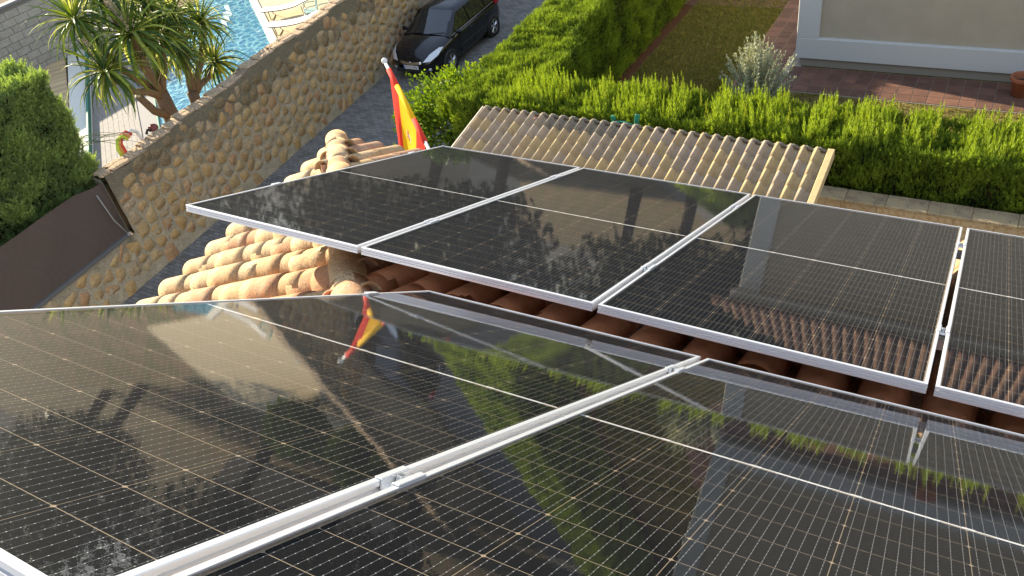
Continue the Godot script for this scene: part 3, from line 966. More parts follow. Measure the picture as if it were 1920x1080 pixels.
	# rails under the frames and the triangular stands of the near row
	for s in [[false, 0.55, "nearer rail under the upper row of panels"], [false, 1.90, "farther rail under the upper row of panels"], [true, 0.505, "nearer rail under the near row of panels"], [true, 1.93, "farther rail under the near row of panels"]]:
		var b: Basis = N_BASIS if s[0] else F_BASIS
		var at: Vector3 = (N_AT if s[0] else F_AT)
		var r := thing("mounting_rail", "aluminium " + s[2], "rail")
		var ln := 3.6 if s[0] else 4.75
		r.transform = Transform3D(b, at + b * Vector3(ln / 2 - 0.06, -0.056, -s[1]))
		st = begin()
		box(st, Vector3(0, 0, 0), Vector3(ln, 0.036, 0.008))
		for e in [-0.018, 0.018]:
			box(st, Vector3(0, -0.002, e), Vector3(ln, 0.04, 0.004))
		box(st, Vector3(0, -0.0195, 0), Vector3(ln, 0.003, 0.032))
		obj("rail_profile", st, mats.alu, r)
		st = begin()
		for e in [-1.0, 1.0]:
			box(st, Vector3(e * (ln / 2 + 0.002), 0, 0), Vector3(0.004, 0.044, 0.044))
		obj("end_cap", st, mats.dark, r)
	for i in 3:
		var u: float = 0.35 + 1.3 * i
		var t := thing("panel_stand", "triangular aluminium stand tilting the near row, %s" % ["leftmost", "middle", "rightmost"][i], "stand", Vector3.ZERO, 0, "stands under the near row")
		var top := N_AT + N_BASIS * Vector3(u, -0.08, -0.30)
		var toe := N_AT + N_BASIS * Vector3(u, -0.08, -2.12)
		var foot := Vector3(top.x, 7.276 + 0.404 * (top.z + 1.93) + 0.14, top.z)
		var toe2 := Vector3(toe.x, 7.276 + 0.404 * (toe.z + 1.93) + 0.14, toe.z)
		var legs := [["slanted_bar", top, toe], ["rear_leg", foot, top], ["base_bar", foot, toe2]]
		for l in legs:
			st = begin()
			tube(st, [l[1], l[2]], 0.02, 0.02, 4)
			obj(l[0], st, mats.alu, t)

func conifer_spray() -> ArrayMesh:   # one unit long, along +y
	var st := begin()
	var r := RandomNumberGenerator.new(); r.seed = 77
	var leaf := func(a: Vector3, d: Vector3, l: float, w: float) -> void:
		var s := d.cross(Vector3(r.randf_range(-1, 1), r.randf_range(-0.3, 0.3), r.randf_range(-1, 1))).normalized() * w
		tri(st, a - s * 0.4, a + d * l * 0.55 + s, a + d * l)
		tri(st, a + s * 0.4, a + d * l, a + d * l * 0.5 - s)
	for i in 9:
		var t := 0.06 + i * 0.1
		for k in 2:
			var an := i * 2.2 + k * PI + r.randf_range(-0.4, 0.4)
			var d := Vector3(cos(an) * 0.62, 0.85, sin(an) * 0.62).normalized()
			leaf.call(Vector3(0, t * 0.9, 0), d, 0.42 * (1.08 - t), 0.035)
	leaf.call(Vector3.ZERO, Vector3.UP, 1.0, 0.03)
	return done(st)

# sprays over the faces of a box; faces: list of [normal, density]
func clad(lo: Vector3, hi: Vector3, faces: Array, size: Vector2, xs: Array, cs: Array, c0: Color, c1: Color, upward := 0.7, wob := 0.06) -> void:
	var nz := FastNoiseLite.new(); nz.seed = 12; nz.frequency = 0.9; nz.fractal_octaves = 3
	for f in faces:
		var n: Vector3 = f[0]
		var ax := 0 if absf(n.x) > 0.5 else (1 if absf(n.y) > 0.5 else 2)
		var a1 := (ax + 1) % 3; var a2 := (ax + 2) % 3
		var area: float = (hi[a1] - lo[a1]) * (hi[a2] - lo[a2])
		for i in int(area * f[1]):
			var p := Vector3.ZERO
			p[ax] = hi[ax] if n[ax] > 0 else lo[ax]
			p[a1] = rf(lo[a1], hi[a1]); p[a2] = rf(lo[a2], hi[a2])
			var bump := nz.get_noise_3dv(p * 1.5) * 2.0
			p += n * (wob * bump - rf(0, 0.10))
			var d := (n * (1.0 - upward) + Vector3.UP * upward + Vector3(rf(-1, 1), rf(-0.6, 0.6), rf(-1, 1)) * 0.38).normalized()
			var s := rf(size.x, size.y) * (1.0 + 0.35 * bump)
			xs.append(Transform3D(aim(d, rf(0, TAU), Vector3(s * 0.8, s, s * 0.8)), p))
			cs.append(c0.lerp(c1, clampf(rf(0, 1) * 0.7 + 0.3 + 0.5 * bump, 0, 1)) * rf(0.75, 1.2))

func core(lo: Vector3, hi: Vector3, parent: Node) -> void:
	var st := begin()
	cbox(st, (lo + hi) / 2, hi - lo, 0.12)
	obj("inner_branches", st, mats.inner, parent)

func make_hedges() -> void:
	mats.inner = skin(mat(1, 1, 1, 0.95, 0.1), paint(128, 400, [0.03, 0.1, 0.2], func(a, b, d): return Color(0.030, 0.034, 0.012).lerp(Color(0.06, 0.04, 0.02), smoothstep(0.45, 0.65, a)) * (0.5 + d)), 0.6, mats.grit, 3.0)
	var spray := conifer_spray()
	var lm := leafy(0.85)
	var g0 := Color(0.07, 0.13, 0.016); var g1 := Color(0.32, 0.41, 0.045)
	# front hedge
	var h := thing("front_hedge", "bright green conifer hedge behind the canopy and beige garden wall", "hedge")
	var lo := Vector3(-9.6, 0, -13.35); var hi := Vector3(9.0, 2.42, -12.06)
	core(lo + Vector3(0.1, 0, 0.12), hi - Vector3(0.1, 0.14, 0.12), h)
	var xs := []; var cs := []
	clad(Vector3(-9.6, 0.9, lo.z), hi, [[Vector3.BACK, 1000.0], [Vector3.UP, 1500.0], [Vector3.FORWARD, 240.0], [Vector3.LEFT, 300.0]], Vector2(0.10, 0.21), xs, cs, g0, g1, 0.8, 0.035)
	# leading shoots that stand above the clipped top
	for i in 2600:
		var x := rf(-8.6, 6.0)
		var gap := sin(x * 3.1) + sin(x * 7.7 + 1.0)
		if gap < -0.5: continue
		var p := Vector3(x, 2.36, rf(-13.3, -12.15))
		var s := rf(0.22, 0.58)
		xs.append(Transform3D(aim(Vector3(rf(-0.15, 0.15), 1, rf(-0.15, 0.15)), rf(0, TAU), Vector3(s * 0.45, s, s * 0.45)), p))
		cs.append(g1.lerp(Color(0.34, 0.42, 0.05), rf(0, 1)))
	for i in 34:
		var p := Vector3(rf(-8.4, 5.0), 2.4, rf(-13.3, -12.3))
		for k in 7:
			var s := 0.26 - 0.025 * k
			xs.append(Transform3D(aim(Vector3(rf(-0.25, 0.25), 1, rf(-0.25, 0.25)), rf(0, TAU), Vector3(s * 0.55, s, s * 0.55)), p + Vector3(0, 0.075 * k, 0)))
			cs.append(Color(0.38, 0.42, 0.06))
	scatter("foliage", spray, lm, xs, cs, h)
	# driveway hedge, with the step in its inner face
	h = thing("driveway_hedge", "tall clipped hedge between the paved driveway and the lawn", "hedge")
	xs = []; cs = []
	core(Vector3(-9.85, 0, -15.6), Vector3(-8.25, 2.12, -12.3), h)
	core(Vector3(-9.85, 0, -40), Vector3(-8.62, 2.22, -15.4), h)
	clad(Vector3(-10.0, 0.1, -15.7), Vector3(-8.12, 2.28, -12.2), [[Vector3.UP, 2400.0], [Vector3.RIGHT, 1000.0], [Vector3.LEFT, 700.0], [Vector3.FORWARD, 300.0]], Vector2(0.075, 0.14), xs, cs, g0, g1, 0.62, 0.025)
	clad(Vector3(-10.0, 0.1, -28), Vector3(-8.5, 2.36, -15.6), [[Vector3.UP, 2000.0], [Vector3.RIGHT, 900.0], [Vector3.LEFT, 400.0]], Vector2(0.075, 0.15), xs, cs, g0, g1, 0.62, 0.025)
	clad(Vector3(-10.0, 0.1, -40), Vector3(-8.5, 2.36, -28), [[Vector3.UP, 260.0], [Vector3.RIGHT, 160.0], [Vector3.LEFT, 130.0]], Vector2(0.2, 0.34), xs, cs, g0, g1 * 1.1, 0.62)
	scatter("foliage", spray, lm, xs, cs, h)
	# hedge behind the brown screen at the left
	h = thing("left_hedge", "dense trimmed cypress hedge above the brown screen fence", "hedge")
	xs = []; cs = []
	core(Vector3(-17.0, 0, -7.45), Vector3(-15.5, 4.35, -1.5), h)
	var d0 := Color(0.21, 0.30, 0.13); var d1 := Color(0.38, 0.49, 0.17)
	clad(Vector3(-17.1, 1.9, -7.6), Vector3(-15.32, 4.5, -2.0), [[Vector3.RIGHT, 1300.0], [Vector3.UP, 1000.0], [Vector3.FORWARD, 800.0], [Vector3.LEFT, 200.0]], Vector2(0.13, 0.26), xs, cs, d0, d1, 0.55, 0.08)
	for i in 900:
		var p := Vector3(rf(-17.0, -15.4), 4.4, rf(-7.2, -4.0))
		var s := rf(0.2, 0.42)
		xs.append(Transform3D(aim(Vector3(rf(-0.3, 0.3), 1, rf(-0.3, 0.3)), rf(0, TAU), Vector3(s * 0.6, s, s * 0.6)), p))
		cs.append(d1)
	for i in 500:   # skirt of shoots hanging over the screen
		var z := rf(-7.6, -3.0)
		var p := Vector3(-15.22, 2.05 + 0.35 * sin(z * 1.3) + rf(-0.1, 0.4), z)
		xs.append(Transform3D(aim(Vector3(0.5, rf(-0.6, 0.5), rf(-0.4, 0.4)), rf(0, TAU), Vector3.ONE * rf(0.15, 0.28)), p))
		cs.append(d0)
	scatter("foliage", spray, lm, xs, cs, h)

func leaf_mesh(w: float) -> ArrayMesh:   # folded leaf one unit long along +y
	var st := begin()
	var pts := [Vector3(0, 0, 0), Vector3(w, 0.35, 0.07), Vector3(w * 0.8, 0.7, 0.05), Vector3(0, 1, -0.08)]
	var midr := [Vector3(0, 0, 0), Vector3(0, 0.35, 0), Vector3(0, 0.7, -0.02), Vector3(0, 1, -0.08)]
	for s in [-1.0, 1.0]:
		for i in 3:
			var a: Vector3 = pts[i] * Vector3(s, 1, 1); var b: Vector3 = pts[i + 1] * Vector3(s, 1, 1)
			quad(st, midr[i], a, b, midr[i + 1])
	return done(st)

func make_plants() -> void:
	# citrus shrub
	var t := thing("citrus_shrub", "glossy leaved citrus shrub beside the flag in front of the car", "shrub")
	var st := begin(0)
	var c := Vector3(-10.3, 0, -13.15)
	var xs := []; var cs := []
	tube(st, [c, c + Vector3(0.05, 0.5, 0), c + Vector3(0, 1.1, 0.05)], 0.06, 0.04, 8)
	for i in 190:
		var th := rf(0, TAU); var el := asin(rf(-0.5, 1.0))
		var out := Vector3(cos(el) * cos(th), sin(el), cos(el) * sin(th))
		var rr := rf(0.75, 1.08)
		var tip := c + Vector3(0, 1.38, 0) + out * Vector3(1.3, 1.05, 1.25) * rr
		var base := c + Vector3(0, 0.9, 0) + out * 0.3
		if i < 60: tube(st, [base, base.lerp(tip, 0.6) + Vector3(0, 0.06, 0), tip], 0.012, 0.004, 5, false)
		for k in 34:
			var q := base.lerp(tip, rf(0.55, 1.04)) + Vector3(rf(-1, 1), rf(-1, 1), rf(-1, 1)) * 0.13
			var d := (out * 0.6 + Vector3(rf(-1, 1), rf(-0.3, 1), rf(-1, 1))).normalized()
			xs.append(Transform3D(aim(d, rf(0, TAU), Vector3.ONE * rf(0.075, 0.14)), q))
			cs.append(Color(0.08, 0.14, 0.014).lerp(Color(0.26, 0.36, 0.03), pow(rf(0, 1), 1.3)) * rf(0.8, 1.2))
	# young upright shoots
	for e in [Vector3(-11.95, 1.15, -13.9), Vector3(-10.35, 2.1, -13.9), Vector3(-10.05, 2.25, -13.95), Vector3(-9.95, 2.2, -14.1), Vector3(-10.9, 1.95, -13.9)]:
		for j in 3:
			var b: Vector3 = e + Vector3(rf(-0.12, 0.12), -0.3, rf(-0.12, 0.12))
			var tp: Vector3 = b + Vector3(rf(-0.1, 0.1), rf(0.3, 0.5), rf(-0.08, 0.08))
			tube(st, [b, tp], 0.006, 0.003, 4, false)
			for k in 12:
				var q := b.lerp(tp, rf(0.3, 1.0))
				xs.append(Transform3D(aim(Vector3(rf(-1, 1), rf(0.2, 1), rf(-1, 1)), rf(0, TAU), Vector3.ONE * rf(0.07, 0.11)), q))
				cs.append(Color(0.40, 0.48, 0.04))
	obj("branches", st, mat(0.10, 0.075, 0.04, 0.9), t)
	var lm := leafy(0.9, 0.5)
	lm.metallic_specular = 0.3
	scatter("leaves", leaf_mesh(0.27), lm, xs, cs, t)
	# silver shrub by the corner of the neighbour's house
	t = thing("silver_shrub", "pale silver green shrub at the corner of the neighbour's house", "shrub")
	st = begin(0)
	xs = []; cs = []
	c = Vector3(-4.75, 0, -17.45)
	for i in 150:
		var th := rf(0, TAU); var sp := rf(0.05, 0.85)
		var tip := c + Vector3(cos(th) * sp * 1.1, rf(0.95, 1.95) * (1.05 - 0.45 * sp), sin(th) * sp * 0.8)
		var b := c + Vector3(cos(th) * sp * 0.3, 0, sin(th) * sp * 0.25)
		var mid := b.lerp(tip, 0.5) + Vector3(0, 0.1, 0)
		tube(st, [b, mid, tip], 0.008, 0.003, 4, false)
		for k in 42:
			var f := rf(0.25, 1.0)
			var q := b.lerp(mid, f * 2) if f < 0.5 else mid.lerp(tip, f * 2 - 1)
			xs.append(Transform3D(aim((tip - b).normalized() + Vector3(rf(-1, 1), rf(-0.4, 0.8), rf(-1, 1)), rf(0, TAU), Vector3.ONE * rf(0.045, 0.085)), q))
			cs.append(Color(0.40, 0.42, 0.27).lerp(Color(0.60, 0.61, 0.42), rf(0, 1)))
	obj("twigs", st, mat(0.32, 0.30, 0.22, 0.9), t)
	scatter("leaves", leaf_mesh(0.2), leafy(0.5), xs, cs, t)
	make_yucca()
	# arching leaves at the end of the left hedge
	t = thing("arching_plant", "thin arching leaves hanging out beside the end of the left hedge", "plant")
	for i in 7:
		st = begin()
		var a := Vector3(-15.6, 3.0 + rf(-0.2, 0.1), -7.6)
		var e := Vector3(-15.5 + rf(-0.3, 0.3), 2.55 + rf(-0.25, 0.3), -8.3 - rf(0.1, 0.7))
		strap(st, a, a.lerp(e, 0.5) + Vector3(0, rf(0.15, 0.3), 0), e, 0.025)
		obj("leaf", st, mats.frond, t)

func strap(st: SurfaceTool, a: Vector3, m: Vector3, b: Vector3, w: float) -> void:
	var last := []
	for i in 8:
		var t := i / 7.0
		var p := a.lerp(m, t).lerp(m.lerp(b, t), t)
		var d := (m - a).lerp(b - m, t).normalized()
		var s := d.cross(Vector3.UP).normalized() * w * (1.0 - 0.85 * t * t)
		var ring := [p - s + Vector3(0, 0.3 * w, 0), p, p + s + Vector3(0, 0.3 * w, 0)]
		if last.size():
			for k in 2:
				quad(st, last[k], last[k + 1], ring[k + 1], ring[k])
		last = ring

func yucca_leaf(bend: float) -> ArrayMesh:   # one unit long along +y, bending towards +z
	var st := begin()
	var last := []
	for i in 7:
		var t := i / 6.0
		var an := bend * t * t
		var p := Vector3(0, sin(PI / 2 - an) * t if an < 1.6 else cos(an) * t, sin(an) * t)
		var w := 0.034 * sin(PI * clampf(0.18 + 0.82 * t, 0, 1)) + 0.002
		var ring := [p + Vector3(-w, 0, -w * 0.5), p, p + Vector3(w, 0, -w * 0.5)]
		if last.size():
			for k in 2:
				quad(st, last[k], last[k + 1], ring[k + 1], ring[k])
		last = ring
	return done(st)

func make_yucca() -> void:
	var t := thing("yucca_tree", "many headed yucca tree rising behind the stone wall beside the pool", "yucca")
	var bark := skin(mat(1, 1, 1, 0.95, 0.2), paint(128, 420, [0.03, 0.08, 0.2], func(a, b, d): return Color(0.21, 0.15, 0.10) * (0.55 + 0.6 * b + 0.3 * d)), 0.5, mats.grit, 2.0)
	var gm := []
	for c in [Color(0.055, 0.105, 0.03), Color(0.10, 0.155, 0.03), Color(0.24, 0.31, 0.04)]:
		var m := mat(c.r, c.g, c.b, 0.55, 0.4)
		m.backlight_enabled = true
		m.backlight = Color(0.7, 0.7, 0.35)
		gm.append(m)
	mats.frond = mat(0.10, 0.13, 0.035, 0.5)
	var lv := [yucca_leaf(0.12), yucca_leaf(0.38), yucca_leaf(0.9)]
	var foot := Vector3(-17.2, 0, -10.85)
	var foot2 := Vector3(-17.0, 0, -11.5)
	# head centre, scale, and where its branch starts
	var heads := [
		[Vector3(-17.2, 4.60, -9.75), 0.85, 0], [Vector3(-16.6, 4.02, -10.45), 1.15, 0], [Vector3(-16.5, 3.62, -9.45), 0.95, 0],
		[Vector3(-17.2, 3.75, -12.1), 0.9, 1], [Vector3(-17.4, 4.2, -11.6), 0.9, 0], [Vector3(-17.2, 3.3, -12.75), 0.85, 1],
		[Vector3(-17.2, 2.30, -12.7), 0.85, 1], [Vector3(-17.4, 4.85, -10.7), 0.9, 0], [Vector3(-17.2, 2.95, -11.85), 0.75, 1],
		[Vector3(-16.9, 3.6, -11.3), 0.95, 0]]
	var st := begin(0)
	var forks := [Vector3(-17.2, 2.35, -10.9), Vector3(-17.1, 2.0, -11.65)]
	tube(st, [foot, Vector3(-17.2, 1.3, -10.9), forks[0]], 0.26, 0.17, 12)
	tube(st, [foot2, Vector3(-17.05, 1.2, -11.6), forks[1]], 0.2, 0.13, 12)
	var stump := Vector3(-17.0, 2.62, -10.2)
	tube(st, [Vector3(-17.2, 1.75, -10.85), Vector3(-17.05, 2.1, -10.45), stump], 0.11, 0.085, 10)
	for hd in heads:
		var f: Vector3 = forks[hd[2]]
		var m: Vector3 = f.lerp(hd[0], 0.45) + Vector3(0, -0.08, 0) + (hd[0] - f) * Vector3(0.15, 0, 0.15)
		tube(st, [f - Vector3(0, 0.12, 0), f.lerp(m, 0.5), m, (hd[0] as Vector3) - Vector3(0, 0.1, 0)], 0.105, 0.06, 9)
	obj("trunk", st, bark, t)
	st = begin(0)
	lathe(st, [Vector2(0.08, 0), Vector2(0.085, 0.012), Vector2(0.05, 0.014), Vector2(0.0, 0.006)], 10, Transform3D(aim(Vector3(0.1, 0.5, 0.5)), stump))
	obj("cut_stump", st, mat(0.62, 0.52, 0.36, 0.9), t)
	var xs := []; var cs := []
	var sun := Vector3(-0.86, 0.49, -0.16)
	for hd in heads:
		st = begin(0)
		tube(st, [(hd[0] as Vector3) - Vector3(0, 0.32, 0), (hd[0] as Vector3) + Vector3(0, 0.12, 0)], 0.085, 0.03, 8)
		var hub := obj("leaf_head", st, bark, t)
		for i in 84:
			var fr := i / 84.0
			var el := lerpf(1.45, -0.75, pow(fr, 0.8)) + rf(-0.12, 0.12)
			var az := i * 2.39996 + rf(-0.15, 0.15)
			var d := Vector3(cos(az) * cos(el), sin(el), sin(az) * cos(el))
			var s: float = hd[1] * rf(0.9, 1.25) * (0.75 if fr < 0.12 else 1.0)
			var x := d.cross(Vector3.UP).normalized()
			var z := x.cross(d)
			if z.y > 0: z = -z; x = -x
			var b := Basis(x, d, z) * Basis.from_scale(Vector3(1.0, 1.0, 1.0) * s)
			var xf := Transform3D(b, (hd[0] as Vector3) + d * 0.05)
			var kind := 0 if fr < 0.3 else (1 if rng.randf() < 0.75 else 2)
			var tone := 2 if rng.randf() < 0.22 else rng.randi() % 2
			if i % 28 < 9:
				piece("leaf", lv[kind], gm[tone], hub, xf)
			else:
				xs.append([kind, xf, [Color(0.055, 0.105, 0.03), Color(0.10, 0.155, 0.03), Color(0.24, 0.31, 0.04)][tone]])
	for kind in 3:
		var a := []; var b := []
		for e in xs:
			if e[0] == kind:
				a.append(e[1]); b.append(e[2])
		var lm := leafy(0.7, 0.55)
		scatter("leaves", lv[kind], lm, a, b, t)
	# dry flower spikes
	var cream := mat(0.55, 0.44, 0.28, 0.8)
	var bell := begin()
	for k in 4:
		var an := k * 1.6
		tri(bell, Vector3.ZERO, Vector3(cos(an), 0.8, sin(an)) * 0.022, Vector3(cos(an + 1.2), 0.8, sin(an + 1.2)) * 0.022)
	var bm := done(bell)
	for e in [[Vector3(-16.45, 4.0, -10.45), Vector3(-16.8, 5.0, -10.35), 0.2], [Vector3(-16.5, 3.6, -9.5), Vector3(-16.8, 4.3, -9.5), 0.15], [Vector3(-17.4, 4.3, -11.5), Vector3(-17.5, 5.1, -11.4), 0.16]]:
		st = begin(0)
		tube(st, [e[0], e[1]], 0.012, 0.005, 5)
		var sp := obj("flower_spike", st, mat(0.30, 0.22, 0.12, 0.9), t)
		xs = []
		for i in 420:
			var f := rf(0.2, 1.0)
			var w: float = e[2] * (1.0 - 0.75 * f)
			xs.append(Transform3D(aim(Vector3(rf(-1, 1), rf(-1, 0.4), rf(-1, 1)), 0, Vector3.ONE * rf(0.8, 1.6)), (e[0] as Vector3).lerp(e[1], f) + Vector3(rf(-1, 1), rf(-0.5, 0.5), rf(-1, 1)) * w * 0.7))
		scatter("blossoms", bm, cream, xs, [], sp)

func make_neighbour_house() -> void:
	var h := thing("villa", "beige neighbouring house with pale grey blue corner trim beyond the lawn", "house")
	var render_m := skin(mat(1, 1, 1, 0.9, 0.2), paint(256, 200, [0.01, 0.04, 0.2], func(a, b, d): return Color(0.46, 0.39, 0.29) * (0.9 + 0.12 * a + 0.08 * d)), 2.0, mats.grit, 0.1)
	var trim := skin(mat(0.58, 0.575, 0.54, 0.85, 0.3), null, 1.0, mats.grit, 0.06)
	var st := begin()
	cbox(st, Vector3(3.0, 3.55, -25.0), Vector3(14.6, 6.6, 10.2), 0.01)
	obj("wall", st, render_m, h)
	st = begin()
	cbox(st, Vector3(3.0, 0.13, -25.0), Vector3(14.7, 0.24, 10.24), 0.006)
	obj("plinth", st, skin(mat(0.33, 0.29, 0.235, 0.9, 0.2), null, 1.0, mats.grit, 0.1), h)
	# raised trim: a band along the foot and pilasters at the corners
	st = begin()
	cbox(st, Vector3(3.0, 0.515, -19.86), Vector3(14.9, 0.53, 0.14), 0.012)
	obj("base_trim", st, trim, h)
	for x in [-4.19, 10.2]:
		st = begin()
		cbox(st, Vector3(x, 3.8, -19.862), Vector3(0.52, 6.04, 0.136), 0.012)
		obj("corner_trim", st, trim, h)
	st = begin()
	cbox(st, Vector3(-4.36, 3.55, -24.9), Vector3(0.14, 6.56, 9.9), 0.01)
	obj("side_wall_trim", st, trim, h)
	st = begin()
	cbox(st, Vector3(3.0, 6.72, -19.80), Vector3(15.2, 0.3, 0.3), 0.02)
	obj("cornice", st, trim, h)
	# upper window
	for x in [5.6]:
		st = begin()
		for e in [[0.0, 0.62, 1.34, 0.08], [0.0, -0.62, 1.34, 0.08]]:
			cbox(st, Vector3(x + e[0], 4.6 + e[1], -19.86), Vector3(e[2], e[3], 0.1), 0.006)
		for s in [-0.63, 0.63]:
			cbox(st, Vector3(x + s, 4.6, -19.86), Vector3(0.08, 1.16, 0.1), 0.006)
		var wnd := obj("window", st, trim, h)
		st = begin()
		box(st, Vector3(x, 4.6, -19.885), Vector3(1.18, 1.16, 0.01))
		obj("pane", st, mat(0.03, 0.035, 0.04, 0.08, 0.6), wnd)
	# hipped tile roof
	var e0 := Vector3(-5.0, 6.86, -19.25); var e1 := Vector3(11.0, 6.86, -19.25)
	var b0 := Vector3(-5.0, 6.86, -30.8); var b1 := Vector3(11.0, 6.86, -30.8)
	var r0 := Vector3(0.6, 8.95, -25.0); var r1 := Vector3(5.4, 8.95, -25.0)
	st = begin()
	quad(st, e0, e1, r1, r0); quad(st, b1, b0, r0, r1)
	tri(st, b0, e0, r0); tri(st, e1, b1, r1)
	quad(st, e1, e0, b0, b1)
	obj("roof", st, mat(0.16, 0.09, 0.06, 0.95), h)
	var cover := barrel(0.42, 0.09, 0.072, 0.014, 8)
	var d := Vector3(0, -0.342, 0.94); d = Vector3(0, e0.y - r0.y, e0.z - r0.z).normalized()
	var n := Vector3(0, d.z, -d.y)
	var b := Basis(n.cross(d), n, d)
	var xs := []
	for k in 66:
		for r in 20:
			var s := 0.31 * r - 0.06
			var x := -4.85 + 0.24 * k
			var lim: float = 5.6 * (s / 6.1)
			if x < -5.0 + lim or x > 11.0 - lim: continue
			xs.append(Transform3D(b * Basis(Vector3.UP, rf(-0.02, 0.02)) * Basis(Vector3.RIGHT, 0.04), Vector3(x, e0.y, e0.z) - d * s + n * 0.05))
	scatter("roof_tiles", cover, mats.clay[2], xs, [], h)
	# flowerpot on the terrace
	var p := thing("flowerpot", "empty terracotta flowerpot on the terrace by the neighbour's wall", "flowerpot", Vector3(0.55, 0.036, -19.25))
	st = begin(0)
	lathe(st, [Vector2(0.0, 0.0), Vector2(0.155, 0.0), Vector2(0.215, 0.36), Vector2(0.245, 0.365), Vector2(0.25, 0.375), Vector2(0.252, 0.445), Vector2(0.245, 0.455), Vector2(0.225, 0.455), Vector2(0.215, 0.44), Vector2(0.18, 0.25)], 28)
	obj("pot", st, skin(mat(1, 1, 1, 0.85, 0.3), paint(128, 210, [0.03, 0.08, 0.2], func(a, bb, dd): return Color(0.36, 0.13, 0.065) * (0.8 + 0.4 * a)), 0.6), p)
	st = begin(0)
	lathe(st, [Vector2(0.19, 0.30), Vector2(0.0, 0.31)], 20)
	obj("potting_soil", st, mat(0.06, 0.04, 0.025, 0.95), p)

func far_tree(at: Vector3, hgt: float, rad: float, label: String, dark: Color, light: Color) -> void:
	var t := thing("garden_tree", label, "tree", Vector3.ZERO, 0, "trees beyond the gardens")
	var st := begin(0)
	tube(st, [at, at + Vector3(0.1, hgt * 0.3, 0), at + Vector3(0, hgt * 0.7, 0.1)], rad * 0.09, rad * 0.04, 8)
	for i in 7:
		var a := i * 0.9
		tube(st, [at + Vector3(0, hgt * (0.25 + 0.05 * i), 0), at + Vector3(cos(a) * rad * 0.6, hgt * (0.42 + 0.06 * i), sin(a) * rad * 0.6)], rad * 0.035, rad * 0.01, 6)
	obj("trunk", st, mat(0.09, 0.065, 0.045, 0.95), t)
	var xs := []; var cs := []
	var nz := FastNoiseLite.new(); nz.seed = int(at.x * 7.0) + 500; nz.frequency = 0.5
	for i in 11000:
		var v := Vector3(rf(-1, 1), rf(-1, 1), rf(-1, 1))
		if v.length() > 1: continue
		var q := at + Vector3(0, hgt * 0.62, 0) + v * Vector3(rad, hgt * 0.42, rad)
		if nz.get_noise_3dv(q) < -0.12: continue
		xs.append(Transform3D(aim(Vector3(rf(-1, 1), rf(-0.5, 1), rf(-1, 1)), rf(0, TAU), Vector3.ONE * rf(0.3, 0.6)), q))
		cs.append(dark.lerp(light, rf(0, 1)))
	scatter("crown", leaf_mesh(0.3), meshes.far_leaf, xs, cs, t)

func make_far_things() -> void:
	meshes.far_leaf = leafy(0.6)
	var rows := [[-46, -38, 13, 5.0], [-37, -42, 14, 5.4], [-29, -41, 13, 5.0], [-22.5, -38, 13, 4.6], [-7.0, -37, 11, 4.0], [-2, -44, 14, 5.0], [-56, -44, 15, 5.6], [-8, -46, 13, 4.6], [-14, -46, 13, 4.8], [-19, -50, 14, 5.2]]
	var words := ["broad dark tree at the far left beyond the pool", "tall tree beyond the pool garden", "rounded tree behind the pool", "largest tree, beyond the end of the stone wall", "tree at the end of the lawn", "tall tree behind the neighbouring house", "leftmost tree far beyond the block wall", "tree farthest up behind the lawn", "tree closing off the upper end of the driveway", "tallest tree far up the driveway"]
	for i in rows.size():
		var r: Array = rows[i]
		far_tree(Vector3(r[0], 0, r[1]), r[2], r[3], "green " + words[i], Color(0.022, 0.034, 0.010), Color(0.05, 0.06, 0.018))
	# garden bushes by the pool deck
	for e in [[Vector3(-24.2, 0, -28.5), 2.6, 1.5, "lit round bush on the far side of the pool deck"], [Vector3(-19.5, 0, -27.5), 3.2, 1.5, "bush beside the stone wall beyond the loungers"]]:
		far_tree(e[0], e[1], e[2], e[3], Color(0.06, 0.10, 0.015), Color(0.12, 0.17, 0.03))
	# a plain house up the street
	for e in [[Vector3(-38, 0, -52), Vector3(14, 7, 8), "pale house far beyond the pool trees", Color(0.55, 0.50, 0.42)]]:
		var h := thing("distant_house", e[2], "house")
		var c: Vector3 = e[0]; var s: Vector3 = e[1]; var k: Color = e[3]
		var st := begin()
		box(st, c + Vector3(0, s.y / 2, 0), s)
		obj("wall", st, mat(k.r, k.g, k.b, 0.9), h)
		st = begin()
		var y := s.y - 0.05
		var a := c + Vector3(-s.x / 2 - 0.5, y, s.z / 2 + 0.5); var b := c + Vector3(s.x / 2 + 0.5, y, s.z / 2 + 0.5)
		var a2 := c + Vector3(-s.x / 2 - 0.5, y, -s.z / 2 - 0.5); var b2 := c + Vector3(s.x / 2 + 0.5, y, -s.z / 2 - 0.5)
		var m0 := c + Vector3(-s.x / 2 + 3, y + 1.9, 0); var m1 := c + Vector3(s.x / 2 - 3, y + 1.9, 0)
		quad(st, a, b, m1, m0); quad(st, b2, a2, m0, m1); tri(st, a2, a, m0); tri(st, b, b2, m1)
		quad(st, b, a, a2, b2)
		obj("roof", st, mats.clay[0], h)
		for i in 3:
			st = begin()
			cbox(st, c + Vector3(-s.x / 3 + i * s.x / 3, 4.2, s.z / 2 + 0.03), Vector3(1.3, 1.4, 0.1), 0.01)
			var wn := obj("window", st, mat(0.5, 0.48, 0.44, 0.7), h)
			st = begin()
			box(st, c + Vector3(-s.x / 3 + i * s.x / 3, 4.2, s.z / 2 + 0.085), Vector3(1.1, 1.2, 0.01))
			obj("pane", st, mat(0.03, 0.035, 0.04, 0.1, 0.6), wn)

